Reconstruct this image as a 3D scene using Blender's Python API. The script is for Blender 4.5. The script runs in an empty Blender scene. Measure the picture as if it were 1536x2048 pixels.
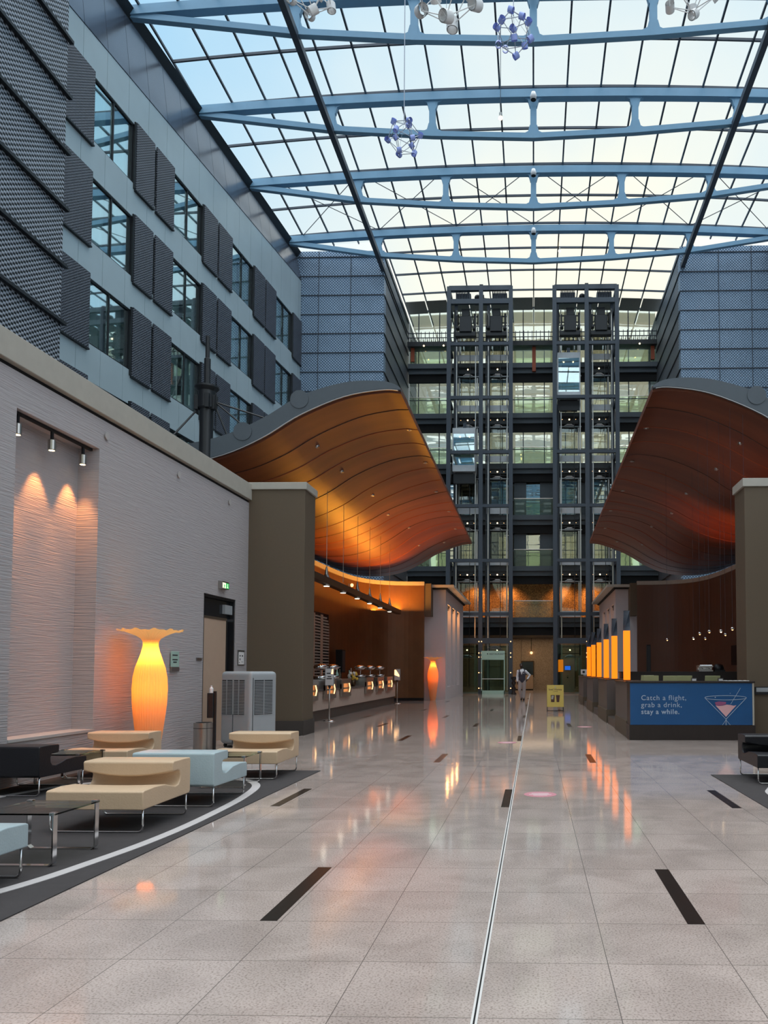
import bpy, math, random
from mathutils import Vector, Matrix
random.seed(7)
S = bpy.context.scene
COL = S.collection
PI = math.pi

# ---------------------------------------------------------------- camera
H = 1.44                       # eye height
F = 1535.0                     # focal length in pixels of the 1536x2048 frame
cam_d = bpy.data.cameras.new('camera'); cam = bpy.data.objects.new('camera', cam_d); COL.objects.link(cam)
cam.location = (0, 0, H)
cam.rotation_euler = (math.radians(90 + 2.6), 0, math.radians(1.42))
cam_d.sensor_width = 36; cam_d.lens = F / 2048 * 36
cam_d.shift_x = (768 - 1030) / 2048; cam_d.shift_y = (1271 - 1024) / 2048
cam_d.clip_end = 400; cam_d.clip_start = 0.05
S.camera = cam
S.view_settings.view_transform = 'Standard'; S.view_settings.look = 'None'
S.view_settings.exposure = 0.08; S.view_settings.gamma = 1; S.view_settings.use_curve_mapping = False

# ---------------------------------------------------------------- sky
SKY = 1.12; ZEN = 3.3; BACK = 0.9
w = bpy.data.worlds.new('sky'); S.world = w; w.use_nodes = True
nt = w.node_tree; nt.nodes.clear()
N = nt.nodes.new; L = nt.links.new
out = N('ShaderNodeOutputWorld'); bg = N('ShaderNodeBackground'); bg.inputs['Strength'].default_value = SKY
tc = N('ShaderNodeTexCoord')
nm = N('ShaderNodeVectorMath'); nm.operation = 'NORMALIZE'; L(tc.outputs['Generated'], nm.inputs[0])
dt = N('ShaderNodeVectorMath'); dt.operation = 'DOT_PRODUCT'; L(nm.outputs[0], dt.inputs[0])
dt.inputs[1].default_value = Vector((0.10, 0.93, 0.36)).normalized()
cn = N('ShaderNodeTexNoise'); cn.inputs['Scale'].default_value = 3.2; cn.inputs['Detail'].default_value = 6; L(nm.outputs[0], cn.inputs['Vector'])
ad = N('ShaderNodeMath'); ad.operation = 'MULTIPLY_ADD'; L(cn.outputs['Fac'], ad.inputs[0]); ad.inputs[1].default_value = 0.16; ad.inputs[2].default_value = -0.08
sm = N('ShaderNodeMath'); sm.operation = 'ADD'; L(dt.outputs['Value'], sm.inputs[0]); L(ad.outputs[0], sm.inputs[1])
cr = N('ShaderNodeValToRGB'); L(sm.outputs[0], cr.inputs[0])
e = cr.color_ramp.elements
e[0].position = 0.70; e[0].color = (0.34, 0.58, 0.80, 1)
e[1].position = 1.0; e[1].color = (1.0, 0.94, 0.78, 1)
for p, c in ((0.84, (0.40, 0.65, 0.86, 1)), (0.90, (0.60, 0.76, 0.86, 1)), (0.955, (0.80, 0.85, 0.84, 1))):
    x = e.new(p); x.color = c
# added out-of-view sky brightness, overhead and behind the viewer, to light the hall
sp = N('ShaderNodeSeparateXYZ'); L(nm.outputs[0], sp.inputs[0])
up = N('ShaderNodeMapRange'); up.interpolation_type = 'SMOOTHSTEP'; L(sp.outputs[2], up.inputs[0]); up.inputs[1].default_value = 0.70; up.inputs[2].default_value = 0.92; up.inputs[3].default_value = 0; up.inputs[4].default_value = ZEN
bk = N('ShaderNodeMapRange'); bk.interpolation_type = 'SMOOTHSTEP'; L(sp.outputs[1], bk.inputs[0]); bk.inputs[1].default_value = 0.25; bk.inputs[2].default_value = -0.35; bk.inputs[3].default_value = 0; bk.inputs[4].default_value = BACK
am = N('ShaderNodeMath'); am.operation = 'MAXIMUM'; L(up.outputs[0], am.inputs[0]); L(bk.outputs[0], am.inputs[1])
gm = N('ShaderNodeVectorMath'); gm.operation = 'SCALE'; gm.inputs[0].default_value = (1.0, 0.93, 0.86); L(am.outputs[0], gm.inputs['Scale'])
sa = N('ShaderNodeVectorMath'); sa.operation = 'ADD'; L(cr.outputs[0], sa.inputs[0]); L(gm.outputs[0], sa.inputs[1])
L(sa.outputs[0], bg.inputs['Color']); L(bg.outputs[0], out.inputs[0])

# ---------------------------------------------------------------- materials
def srgb(h):
    if isinstance(h, str):
        h = tuple(int(h[i:i + 2], 16) / 255 for i in (0, 2, 4))
    return tuple(((c / 12.92) if c <= 0.04045 else ((c + 0.055) / 1.055) ** 2.4) for c in h) + (1,)
M = {}
def mat(name, col, rough=0.5, metal=0.0, var=0.06, scale=6.0, bump=0.0, bscale=None, stretch=(1, 1, 1), emit=None, estr=0, spec=None, coat=0, coords='Object', trans=0):
    m = bpy.data.materials.new(name); m.use_nodes = True; M[name] = m
    t = m.node_tree; b = t.nodes['Principled BSDF']
    c = srgb(col)
    b.inputs['Roughness'].default_value = rough; b.inputs['Metallic'].default_value = metal
    if spec is not None: b.inputs['Specular IOR Level'].default_value = spec
    if coat: b.inputs['Coat Weight'].default_value = coat
    tcn = t.nodes.new('ShaderNodeTexCoord'); mp = t.nodes.new('ShaderNodeMapping'); mp.inputs['Scale'].default_value = stretch
    t.links.new(tcn.outputs[coords], mp.inputs[0])
    nz = t.nodes.new('ShaderNodeTexNoise'); nz.inputs['Scale'].default_value = scale; nz.inputs['Detail'].default_value = 4
    t.links.new(mp.outputs[0], nz.inputs['Vector'])
    mx = t.nodes.new('ShaderNodeMix'); mx.data_type = 'RGBA'
    t.links.new(nz.outputs['Fac'], mx.inputs[0])
    mx.inputs[6].default_value = tuple(x * (1 - var * 1.6) for x in c[:3]) + (1,)
    mx.inputs[7].default_value = tuple(min(1, x * (1 + var * 1.6)) for x in c[:3]) + (1,)
    t.links.new(mx.outputs[2], b.inputs['Base Color'])
    if bump:
        n2 = t.nodes.new('ShaderNodeTexNoise'); n2.inputs['Scale'].default_value = bscale or scale; n2.inputs['Detail'].default_value = 3
        t.links.new(mp.outputs[0], n2.inputs['Vector'])
        bp = t.nodes.new('ShaderNodeBump'); bp.inputs['Strength'].default_value = bump; bp.inputs['Distance'].default_value = 0.02
        t.links.new(n2.outputs['Fac'], bp.inputs['Height']); t.links.new(bp.outputs[0], b.inputs['Normal'])
    if emit:
        b.inputs['Emission Color'].default_value = srgb(emit); b.inputs['Emission Strength'].default_value = estr
    return m

mat('white_plaster', 'a8a2a3', 0.8, var=0.03, scale=2.0, bump=0.7, bscale=2.2, stretch=(1.0, 1.0, 26.0))
mat('smooth_white', 'aba6a4', 0.7, var=0.02)
mat('taupe', '5d5040', 0.75, var=0.05, scale=40)
mat('taupe_dark', '3e3733', 0.8)
mat('pale_cap', 'a8a399', 0.7)
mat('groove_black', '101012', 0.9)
mat('beige_leather', 'cbb092', 0.42, var=0.05, scale=5, bump=0.12, bscale=60)
mat('blue_leather', 'a8b9be', 0.42, var=0.04, scale=5, bump=0.12, bscale=60)
mat('black_leather', '17171d', 0.38, var=0.1, scale=5, bump=0.12, bscale=60)
mat('chrome', 'd8d8d8', 0.12, 1.0, var=0.02)
mat('steel', 'b4b0aa', 0.3, 1.0, var=0.05, stretch=(1, 1, 20))
mat('brushed', '8f8f90', 0.35, 0.9, var=0.05)
mat('bronze_metal', '5c4a38', 0.35, 0.8, var=0.1)
mat('black_paint', '15171b', 0.45)
mat('black_matte', '0b0b0d', 0.8)
mat('tower_steel', '39424d', 0.5, var=0.06)
mat('truss_blue', '729cb9', 0.45, var=0.05, scale=3)
mat('bar_dark', '3c4450', 0.5)
mat('panel_blue', 'b0bfc4', 0.42, 0.15, var=0.08, scale=0.7)
mat('fascia_metal', '6f7480', 0.22, 0.7, var=0.12, scale=0.5)
mat('grey_plastic', '9a9fa3', 0.45, var=0.03)
mat('grille_dark', '2b2d30', 0.7)
mat('slate', '4a5259', 0.5)
mat('carpet', '3c3839', 0.95, var=0.12, scale=9, bump=0.3, bscale=200)
mat('carpet_light', 'b9b4b4', 0.95, var=0.05, scale=9)
mat('door_beige', 'b59c88', 0.6, var=0.03)
mat('dark_glass', '0e1620', 0.08, 0.0)
mat('paper', 'e4e2e2', 0.7, var=0.02)
mat('ink', '26262a', 0.7)
mat('pink_sticker', 'c2828e', 0.5)
mat('gold_wall', '6a4424', 0.42, 0.35, var=0.16, scale=1.8)
mat('brown_wall', '5d3b2a', 0.5, 0.1, var=0.10, scale=1.2)
mat('lilac_white', 'bdb7ba', 0.75, var=0.02)  # even lilac white of the end blocks
mat('counter_dark', '5b5350', 0.45, var=0.05)
mat('counter_white', 'c3aea0', 0.5)
mat('plinth', '46403c', 0.4)
mat('wood_dark', '241b19', 0.4, var=0.2, scale=3, stretch=(8, 8, 1))
mat('poster_blue', '134c7e', 0.35, var=0.08, scale=1.5)
mat('poster_line', 'a3b2c4', 0.5)
mat('poster_pink', 'd2a2a6', 0.5)
mat('poster_rose', '8c4a70', 0.5)
mat('green_shell', 'a7a97e', 0.5)
mat('skin', '3a2a24', 0.6)
mat('hair', '0c0a0a', 0.8)
mat('shirt', 'd4d6de', 0.8)
mat('vest', '3c3b48', 0.8)
mat('trousers', 'a39a98', 0.85)
mat('shoe', '0c0b0b', 0.4)
mat('sand_poster', 'cdb65c', 0.5, var=0.2, scale=1.2)
mat('coffee', '4a2a20', 0.5)
mat('white_ceramic', 'd8d8da', 0.3)
mat('pendant_blue', '9fb0f0', 0.5)
mat('pendant_white', 'e3e3e3', 0.5)
mat('wire', 'a9adb8', 0.4, 0.5)
mat('flower_yellow', 'dcb64a', 0.7)
mat('leaf', '3d5a30', 0.7)
mat('granite_black', '24211f', 0.22, var=0.35, scale=14, stretch=(1, 4, 1))
mat('strip_metal', 'e6e4e2', 0.4, 0.3)
mat('lit_amber', 'ff8a10', 0.5, emit='ff7a08', estr=1.15, var=0.01)
mat('lamp_warm', 'ffe0b0', 0.5, emit='ffd9a0', estr=9, var=0.01)
mat('lamp_white', 'ffffff', 0.5, emit='fff4dd', estr=9, var=0.01)
mat('dim_glow', 'f0c9a0', 0.5, emit='ffc080', estr=2.5, var=0.01)  # small lamps, and a glow added to some parts that are no lamps
mat('screen_blue', '2a6fff', 0.3, emit='2a6fff', estr=1.2, var=0.4, scale=8)
mat('exit_green', '2fae5a', 0.4, emit='2fae5a', estr=0.9)
mat('exit_white', 'e8eecf', 0.4, emit='e8eecf', estr=0.9)
mat('box_glow', 'e6a066', 0.35, 0.6, emit='ffa860', estr=0.25, var=0.2, scale=2)
mat('blind_grey', '8d8982', 0.8)
mat('apron_white', 'c3c8cc', 0.4)
mat('glass_green_solid', '9fc0b5', 0.2, spec=0.7)
mat('rust', '9a4a2c', 0.6)

def newmat(name):
    m = bpy.data.materials.new(name); m.use_nodes = True; M[name] = m
    return m, m.node_tree, m.node_tree.nodes['Principled BSDF']
def nd(t, kind, **kw):
    n = t.nodes.new(kind)
    for k, v in kw.items():
        if k.startswith('i_'): n.inputs[k[2:].replace('_', ' ')].default_value = v
        else: setattr(n, k, v)
    return n
def glass(name, tint, refl, rough=0.02, diff=0.0, fixed=None):
    m, t, b = newmat(name); t.nodes.remove(b); o = t.nodes['Material Output']
    tr = nd(t, 'ShaderNodeBsdfTransparent'); tr.inputs[0].default_value = srgb(tint)
    gl = nd(t, 'ShaderNodeBsdfGlossy'); gl.inputs['Roughness'].default_value = rough; gl.inputs['Color'].default_value = (0.9, 1, 0.99, 1)
    lw = nd(t, 'ShaderNodeLayerWeight'); lw.inputs[0].default_value = refl
    mx = nd(t, 'ShaderNodeMixShader')
    if fixed is None: t.links.new(lw.outputs['Fresnel'], mx.inputs[0])
    else: mx.inputs[0].default_value = fixed
    t.links.new(tr.outputs[0], mx.inputs[1]); t.links.new(gl.outputs[0], mx.inputs[2])
    last = mx
    if diff:
        df = nd(t, 'ShaderNodeBsdfDiffuse'); df.inputs[0].default_value = srgb(tint)
        m2 = nd(t, 'ShaderNodeMixShader'); m2.inputs[0].default_value = diff
        t.links.new(mx.outputs[0], m2.inputs[1]); t.links.new(df.outputs[0], m2.inputs[2]); last = m2
    t.links.new(last.outputs[0], o.inputs[0])
    return m
glass('roof_glass', 'f2f7f8', 0.04)
glass('window_glass', 'eef8f8', 0.42, fixed=0.5)
glass('door_glass', 'eceae0', 0.3, fixed=0.1)
glass('table_glass', 'cfd0c8', 0.2)
glass('end_glass', 'cdcabc', 0.3, fixed=0.08)
glass('clear_glass', 'cfe0da', 0.2)
glass('green_glass', 'e8efe2', 0.3, diff=0.04)

# polished granite floor: square slabs, joints, speckle
m, t, b = newmat('granite_floor')
tcn = nd(t, 'ShaderNodeTexCoord'); sx = nd(t, 'ShaderNodeSeparateXYZ'); t.links.new(tcn.outputs['Object'], sx.inputs[0])
def mth(op, a, bb=None, c=None):
    n = nd(t, 'ShaderNodeMath', operation=op)
    for i, v in enumerate((a, bb, c)):
        if v is None: continue
        if isinstance(v, (int, float)): n.inputs[i].default_value = v
        else: t.links.new(v, n.inputs[i])
    return n.outputs[0]
def joint(sock, off, pitch, wd):
    q = mth('DIVIDE', mth('SUBTRACT', sock, off), pitch)
    fr = mth('FRACT', mth('ADD', q, 200.5))
    d = mth('ABSOLUTE', mth('SUBTRACT', fr, 0.5))
    return mth('LESS_THAN', d, wd / pitch), q
jx, qx = joint(sx.outputs[0], -0.245, 0.606, 0.0022)
jy, qy = joint(sx.outputs[1], 4.45, 0.602, 0.0022)
j = mth('MAXIMUM', jx, jy)
cx = mth('FLOOR', qx); cy = mth('FLOOR', qy)
cb = nd(t, 'ShaderNodeCombineXYZ'); t.links.new(cx, cb.inputs[0]); t.links.new(cy, cb.inputs[1])
wn = nd(t, 'ShaderNodeTexWhiteNoise'); t.links.new(cb.outputs[0], wn.inputs['Vector'])
n1 = nd(t, 'ShaderNodeTexNoise'); n1.inputs['Scale'].default_value = 90; n1.inputs['Detail'].default_value = 3; t.links.new(tcn.outputs['Object'], n1.inputs['Vector'])
n2 = nd(t, 'ShaderNodeTexNoise'); n2.inputs['Scale'].default_value = 2.2; n2.inputs['Detail'].default_value = 7; n2.inputs['Distortion'].default_value = 0.6; t.links.new(tcn.outputs['Object'], n2.inputs['Vector'])
r1 = nd(t, 'ShaderNodeValToRGB'); t.links.new(n1.outputs['Fac'], r1.inputs[0])
r1.color_ramp.elements[0].position = 0.30; r1.color_ramp.elements[0].color = srgb('91857f'); r1.color_ramp.elements[1].position = 0.52; r1.color_ramp.elements[1].color = srgb('bdb0aa')
r2 = nd(t, 'ShaderNodeValToRGB'); t.links.new(n2.outputs['Fac'], r2.inputs[0])
r2.color_ramp.elements[0].position = 0.36; r2.color_ramp.elements[0].color = (0.82, 0.80, 0.79, 1); r2.color_ramp.elements[1].position = 0.6; r2.color_ramp.elements[1].color = (1.0, 0.98, 0.97, 1)
mu = nd(t, 'ShaderNodeMix', data_type='RGBA', blend_type='MULTIPLY'); mu.inputs[0].default_value = 1; t.links.new(r1.outputs[0], mu.inputs[6]); t.links.new(r2.outputs[0], mu.inputs[7])
sc_ = mth('MULTIPLY_ADD', wn.outputs['Value'], 0.10, 0.92)
hv = nd(t, 'ShaderNodeHueSaturation'); t.links.new(mu.outputs[2], hv.inputs['Color']); t.links.new(sc_, hv.inputs['Value'])
mj = nd(t, 'ShaderNodeMix', data_type='RGBA'); t.links.new(j, mj.inputs[0]); t.links.new(hv.outputs[0], mj.inputs[6]); mj.inputs[7].default_value = srgb('6e6662')
t.links.new(mj.outputs[2], b.inputs['Base Color'])
b.inputs['Roughness'].default_value = 0.06; b.inputs['Specular IOR Level'].default_value = 0.6
bp = nd(t, 'ShaderNodeBump'); bp.inputs['Strength'].default_value = 0.02; bp.inputs['Distance'].default_value = 0.005; t.links.new(n1.outputs['Fac'], bp.inputs['Height'])
t.links.new(bp.outputs[0], b.inputs['Normal'])

# expanded metal mesh: tiny dark openings between bright strands, along two coordinates
def mesh_mat(name, light, dark, axis, pu, pv, metal=0.5, rough=0.45, open_=0.5):
    m, t2, b = newmat(name)
    tcn = nd(t2, 'ShaderNodeTexCoord'); sx = nd(t2, 'ShaderNodeSeparateXYZ'); t2.links.new(tcn.outputs['Object'], sx.inputs[0])
    def mt(op, a, bb=None):
        n = nd(t2, 'ShaderNodeMath', operation=op)
        for i, v in enumerate((a, bb)):
            if v is None: continue
            if isinstance(v, (int, float)): n.inputs[i].default_value = v
            else: t2.links.new(v, n.inputs[i])
        return n.outputs[0]
    u = mt('MULTIPLY', sx.outputs[0 if axis == 'x' else 1], 2 * PI / pu); v = mt('MULTIPLY', sx.outputs[2], 2 * PI / pv)
    s = mt('ADD', mt('SINE', mt('ADD', u, v)), mt('SINE', mt('SUBTRACT', v, u)))
    rp = nd(t2, 'ShaderNodeValToRGB'); f = mt('ADD', mt('MULTIPLY', s, 0.25), 0.5); t2.links.new(f, rp.inputs[0])
    rp.color_ramp.elements[0].position = open_ - 0.12; rp.color_ramp.elements[0].color = srgb(dark)
    rp.color_ramp.elements[1].position = open_ + 0.12; rp.color_ramp.elements[1].color = srgb(light)
    nz = nd(t2, 'ShaderNodeTexNoise'); nz.inputs['Scale'].default_value = 1.3; t2.links.new(tcn.outputs['Object'], nz.inputs['Vector'])
    h = nd(t2, 'ShaderNodeHueSaturation'); t2.links.new(rp.outputs[0], h.inputs['Color']); t2.links.new(mt('ADD', mt('MULTIPLY', nz.outputs['Fac'], 0.3), 0.85), h.inputs['Value'])
    t2.links.new(h.outputs[0], b.inputs['Base Color'])
    b.inputs['Metallic'].default_value = metal; b.inputs['Roughness'].default_value = rough
    bp = nd(t2, 'ShaderNodeBump'); bp.inputs['Strength'].default_value = 0.5; bp.inputs['Distance'].default_value = 0.03
    t2.links.new(f, bp.inputs['Height']); t2.links.new(bp.outputs[0], b.inputs['Normal'])
mesh_mat('mesh_near', 'a9adb6', '14151a', 'y', 0.20, 0.13, metal=0.3)
mesh_mat('mesh_far', '9cb2c9', '4f6379', 'x', 0.16, 0.16, metal=0.25)
mesh_mat('mesh_side', '8a9099', '2c3036', 'y', 0.16, 0.16, metal=0.4)
mesh_mat('mesh_screen', '6c6f78', '2a2c33', 'y', 0.12, 0.09, metal=0.3)

# copper-coloured canopy skin
m, t, b = newmat('copper_skin')
tcn = nd(t, 'ShaderNodeTexCoord'); mp = nd(t, 'ShaderNodeMapping'); mp.inputs['Scale'].default_value = (0.15, 1.0, 0.15); t.links.new(tcn.outputs['Object'], mp.inputs[0])
nz = nd(t, 'ShaderNodeTexNoise'); nz.inputs['Scale'].default_value = 1.4; nz.inputs['Detail'].default_value = 5; t.links.new(mp.outputs[0], nz.inputs['Vector'])
rp = nd(t, 'ShaderNodeValToRGB'); t.links.new(nz.outputs['Fac'], rp.inputs[0])
rp.color_ramp.elements[0].position = 0.35; rp.color_ramp.elements[0].color = srgb('5e2c17'); rp.color_ramp.elements[1].position = 0.65; rp.color_ramp.elements[1].color = srgb('743c20')
t.links.new(rp.outputs[0], b.inputs['Base Color']); b.inputs['Roughness'].default_value = 0.48; b.inputs['Metallic'].default_value = 0.06

# mosaic walls
def mosaic(name, a, c, metal, emit=0):
    m, t, b = newmat(name)
    tcn = nd(t, 'ShaderNodeTexCoord'); v = nd(t, 'ShaderNodeTexVoronoi'); v.inputs['Scale'].default_value = 26; t.links.new(tcn.outputs['Object'], v.inputs['Vector'])
    rp = nd(t, 'ShaderNodeValToRGB'); t.links.new(v.outputs['Color'], rp.inputs[0])
    rp.color_ramp.elements[0].color = srgb(a); rp.color_ramp.elements[0].position = 0.25; rp.color_ramp.elements[1].color = srgb(c); rp.color_ramp.elements[1].position = 0.75
    t.links.new(rp.outputs[0], b.inputs['Base Color']); b.inputs['Metallic'].default_value = metal; b.inputs['Roughness'].default_value = 0.35
mosaic('mosaic_beige', '9a8671', 'b9a48d', 0.2)
mosaic('mosaic_amber', '7a5128', 'd39a58', 0.3)

# reflective glazing of the back wall; the upper storeys also let the sky behind through
def glazing(name, clear):
  m, t, b = newmat(name); t.nodes.remove(b)
  tcn = nd(t, 'ShaderNodeTexCoord'); mp = nd(t, 'ShaderNodeMapping'); mp.inputs['Scale'].default_value = (0.5, 0.5, 2.2); t.links.new(tcn.outputs['Object'], mp.inputs[0])
  nz = nd(t, 'ShaderNodeTexNoise'); nz.inputs['Scale'].default_value = 0.9; nz.inputs['Detail'].default_value = 2; t.links.new(mp.outputs[0], nz.inputs['Vector'])
  bp = nd(t, 'ShaderNodeBump'); bp.inputs['Strength'].default_value = 0.10; bp.inputs['Distance'].default_value = 0.03; t.links.new(nz.outputs['Fac'], bp.inputs['Height'])
  gl = nd(t, 'ShaderNodeBsdfGlossy'); gl.inputs['Color'].default_value = (0.93, 0.90, 0.80, 1); gl.inputs['Roughness'].default_value = 0.015; t.links.new(bp.outputs[0], gl.inputs['Normal'])
  df = nd(t, 'ShaderNodeBsdfDiffuse'); df.inputs[0].default_value = srgb('62665c')
  mx = nd(t, 'ShaderNodeMixShader'); mx.inputs[0].default_value = 0.2; t.links.new(gl.outputs[0], mx.inputs[1]); t.links.new(df.outputs[0], mx.inputs[2])
  tp = nd(t, 'ShaderNodeBsdfTransparent'); tp.inputs[0].default_value = (0.88, 0.92, 0.86, 1)
  m3 = nd(t, 'ShaderNodeMixShader'); m3.inputs[0].default_value = clear; t.links.new(mx.outputs[0], m3.inputs[1]); t.links.new(tp.outputs[0], m3.inputs[2])
  t.links.new(m3.outputs[0], t.nodes['Material Output'].inputs[0])
glazing('mirror_glazing', 0.0); glazing('upper_glazing', 0.5)

# pleated fabric of the tall lamps
m, t, b = newmat('lamp_fabric'); o = t.nodes['Material Output']
b.inputs['Base Color'].default_value = srgb('e6c79a'); b.inputs['Roughness'].default_value = 0.8
tl = nd(t, 'ShaderNodeBsdfTranslucent'); tl.inputs[0].default_value = srgb('ffc070')
mx = nd(t, 'ShaderNodeMixShader'); mx.inputs[0].default_value = 0.55; t.links.new(b.outputs[0], mx.inputs[1]); t.links.new(tl.outputs[0], mx.inputs[2]); t.links.new(mx.outputs[0], o.inputs[0])
mat('curtain', 'd4eaea', 0.9, var=0.25, scale=9, stretch=(6, 6, 0.3))

# ---------------------------------------------------------------- mesh building
class MB:
    def __init__(s): s.v = []; s.f = []; s.mi = []; s.cur = 0
    def add(s, vs, fs):
        n = len(s.v); s.v += [tuple(p) for p in vs]
        for f in fs: s.f.append(tuple(n + i for i in f)); s.mi.append(s.cur)
        return s
    def hexa(s, fn, a0, a1, b0, b1, c0, c1):
        P = [fn(a, b_, c) for c in (c0, c1) for b_ in (b0, b1) for a in (a0, a1)]
        return s.add(P, [(0, 2, 3, 1), (4, 5, 7, 6), (0, 1, 5, 4), (2, 6, 7, 3), (0, 4, 6, 2), (1, 3, 7, 5)])
    def box(s, x0, x1, y0, y1, z0, z1):
        return s.hexa(lambda a, b_, c: (a, b_, c), x0, x1, y0, y1, z0, z1)
    def bar(s, p, q, w, h=None, up=(0, 0, 1)):
        p = Vector(p); q = Vector(q); h = h or w
        d = (q - p).normalized(); up = Vector(up)
        if abs(d.dot(up)) > 0.98: up = Vector((0, 1, 0))
        r = d.cross(up).normalized(); u = r.cross(d)
        return s.hexa(lambda a, b_, c: (p + r * a + u * c).lerp(q + r * a + u * c, b_), -w / 2, w / 2, 0, 1, -h / 2, h / 2)
    def tube(s, pts, r, n=8, cap=True):
        pts = [Vector(p) for p in pts]; rs = r if isinstance(r, (list, tuple)) else [r] * len(pts)
        base = len(s.v); ref = None
        for i, p in enumerate(pts):
            d = (pts[min(i + 1, len(pts) - 1)] - pts[max(i - 1, 0)]).normalized()
            if ref is None:
                ref = Vector((0, 0, 1)) if abs(d.z) < 0.9 else Vector((1, 0, 0))
            a = d.cross(ref).normalized(); b_ = a.cross(d); ref = b_
            s.v += [tuple(p + (a * math.cos(2 * PI * k / n) + b_ * math.sin(2 * PI * k / n)) * rs[i]) for k in range(n)]
        for i in range(len(pts) - 1):
            for k in range(n):
                s.f.append((base + i * n + k, base + i * n + (k + 1) % n, base + (i + 1) * n + (k + 1) % n, base + (i + 1) * n + k)); s.mi.append(s.cur)
        if cap:
            s.f.append(tuple(base + k for k in range(n))[::-1]); s.mi.append(s.cur)
            s.f.append(tuple(base + (len(pts) - 1) * n + k for k in range(n))); s.mi.append(s.cur)
        return s
    def lathe(s, prof, n=24, c=(0, 0, 0), mod=None, cap=True):
        base = len(s.v)
        for i, (r, z) in enumerate(prof):
            for k in range(n):
                a = 2 * PI * k / n; rr = r * (mod(a, z) if mod else 1)
                s.v.append((c[0] + rr * math.cos(a), c[1] + rr * math.sin(a), c[2] + z))
        for i in range(len(prof) - 1):
            for k in range(n):
                s.f.append((base + i * n + k, base + i * n + (k + 1) % n, base + (i + 1) * n + (k + 1) % n, base + (i + 1) * n + k)); s.mi.append(s.cur)
        if cap:
            s.f.append(tuple(base + k for k in range(n))[::-1]); s.mi.append(s.cur)
            s.f.append(tuple(base + (len(prof) - 1) * n + k for k in range(n))); s.mi.append(s.cur)
        return s
    def prism(s, poly, fn, d0, d1):
        n = len(poly); P = [fn(a, b_, d0) for a, b_ in poly] + [fn(a, b_, d1) for a, b_ in poly]
        return s.add(P, [tuple(range(n))[::-1], tuple(range(n, 2 * n))] + [(i, (i + 1) % n, n + (i + 1) % n, n + i) for i in range(n)])
    def sphere(s, c, r, n=12, m_=8):
        prof = [(max(0.0008, r * math.sin(PI * i / m_)), -r * math.cos(PI * i / m_)) for i in range(m_ + 1)]
        return s.lathe(prof, n, c)
    def each(s, name, mats, parent=None, per=8, **kw):
        # every box of the builder becomes an object of its own
        r = []
        for i in range(0, len(s.v), per):
            b = MB(); b.v = s.v[i:i + per]; b.f = [tuple(k - i for k in f) for f in s.f if i <= f[0] < i + per]; b.mi = [0] * len(b.f); r.append(b.build(name, mats, parent, **kw))
        return r
    def build(s, name, mats, parent=None, smooth=False, bevel=0, seg=2, sub=0, auto=True):
        me = bpy.data.meshes.new(name); me.from_pydata(s.v, [], s.f)
        mats = mats if isinstance(mats, (list, tuple)) else [mats]
        for m_ in mats: me.materials.append(M[m_])
        for p, i in zip(me.polygons, s.mi): p.material_index = i; p.use_smooth = smooth
        me.validate(); me.update()
        import bmesh
        bm = bmesh.new(); bm.from_mesh(me); bmesh.ops.recalc_face_normals(bm, faces=bm.faces[:]); bm.to_mesh(me); bm.free()
        o = bpy.data.objects.new(name, me); COL.objects.link(o)
        if parent: o.parent = parent
        if bevel:
            md = o.modifiers.new('bevel', 'BEVEL'); md.width = bevel; md.segments = seg; md.limit_method = 'ANGLE'; md.angle_limit = math.radians(40)
        if sub:
            md = o.modifiers.new('sub', 'SUBSURF'); md.levels = sub; md.render_levels = sub
        return o
def thing(name, label=None, cat=None, loc=(0, 0, 0), rz=0, group=None, kind=None):
    o = bpy.data.objects.new(name, None); COL.objects.link(o); o.location = loc; o.rotation_euler = (0, 0, rz); o.empty_display_size = 0.2
    tag(o, label, cat, group, kind); return o
def tag(o, label=None, cat=None, group=None, kind=None):
    if label: o['label'] = label
    if cat: o['category'] = cat
    if group: o['group'] = group
    if kind: o['kind'] = kind
    return o
def struct(o, label=None):
    o['kind'] = 'structure'
    if label: o['label'] = label
    return o
def copy_thing(root, loc, rz, label, group=None):
    r = root.copy(); COL.objects.link(r); r.location = loc; r.rotation_euler = (0, 0, rz); r['label'] = label
    if group: r['group'] = group
    for ch in root.children:
        c = ch.copy(); COL.objects.link(c); c.parent = r
        for g in ch.children:
            d = g.copy(); COL.objects.link(d); d.parent = c
    return r
def text(name, body, size, loc, rot, material, parent=None, ext=0.002, align='LEFT', bold=0, sp=1.0):
    cu = bpy.data.curves.new(name, 'FONT'); cu.body = body; cu.size = size; cu.extrude = ext; cu.align_x = align; cu.offset = bold; cu.space_character = sp
    cu.materials.append(M[material]); o = bpy.data.objects.new(name, cu); COL.objects.link(o)
    o.location = loc; o.rotation_euler = rot
    bpy.context.view_layer.update()
    me = bpy.data.meshes.new_from_object(o.evaluated_get(bpy.context.evaluated_depsgraph_get()))
    bpy.data.objects.remove(o); o = bpy.data.objects.new(name, me); COL.objects.link(o); o.location = loc; o.rotation_euler = rot
    if parent: o.parent = parent
    return o
def light(name, kind, loc, energy, color, rot=(0, 0, 0), parent=None, **kw):
    ld = bpy.data.lights.new(name, kind); ld.energy = energy; ld.color = color[:3]
    for k, v in kw.items(): setattr(ld, k, v)
    o = bpy.data.objects.new(name, ld); COL.objects.link(o); o.location = loc; o.rotation_euler = rot
    if parent: o.parent = parent
    return o
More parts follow.
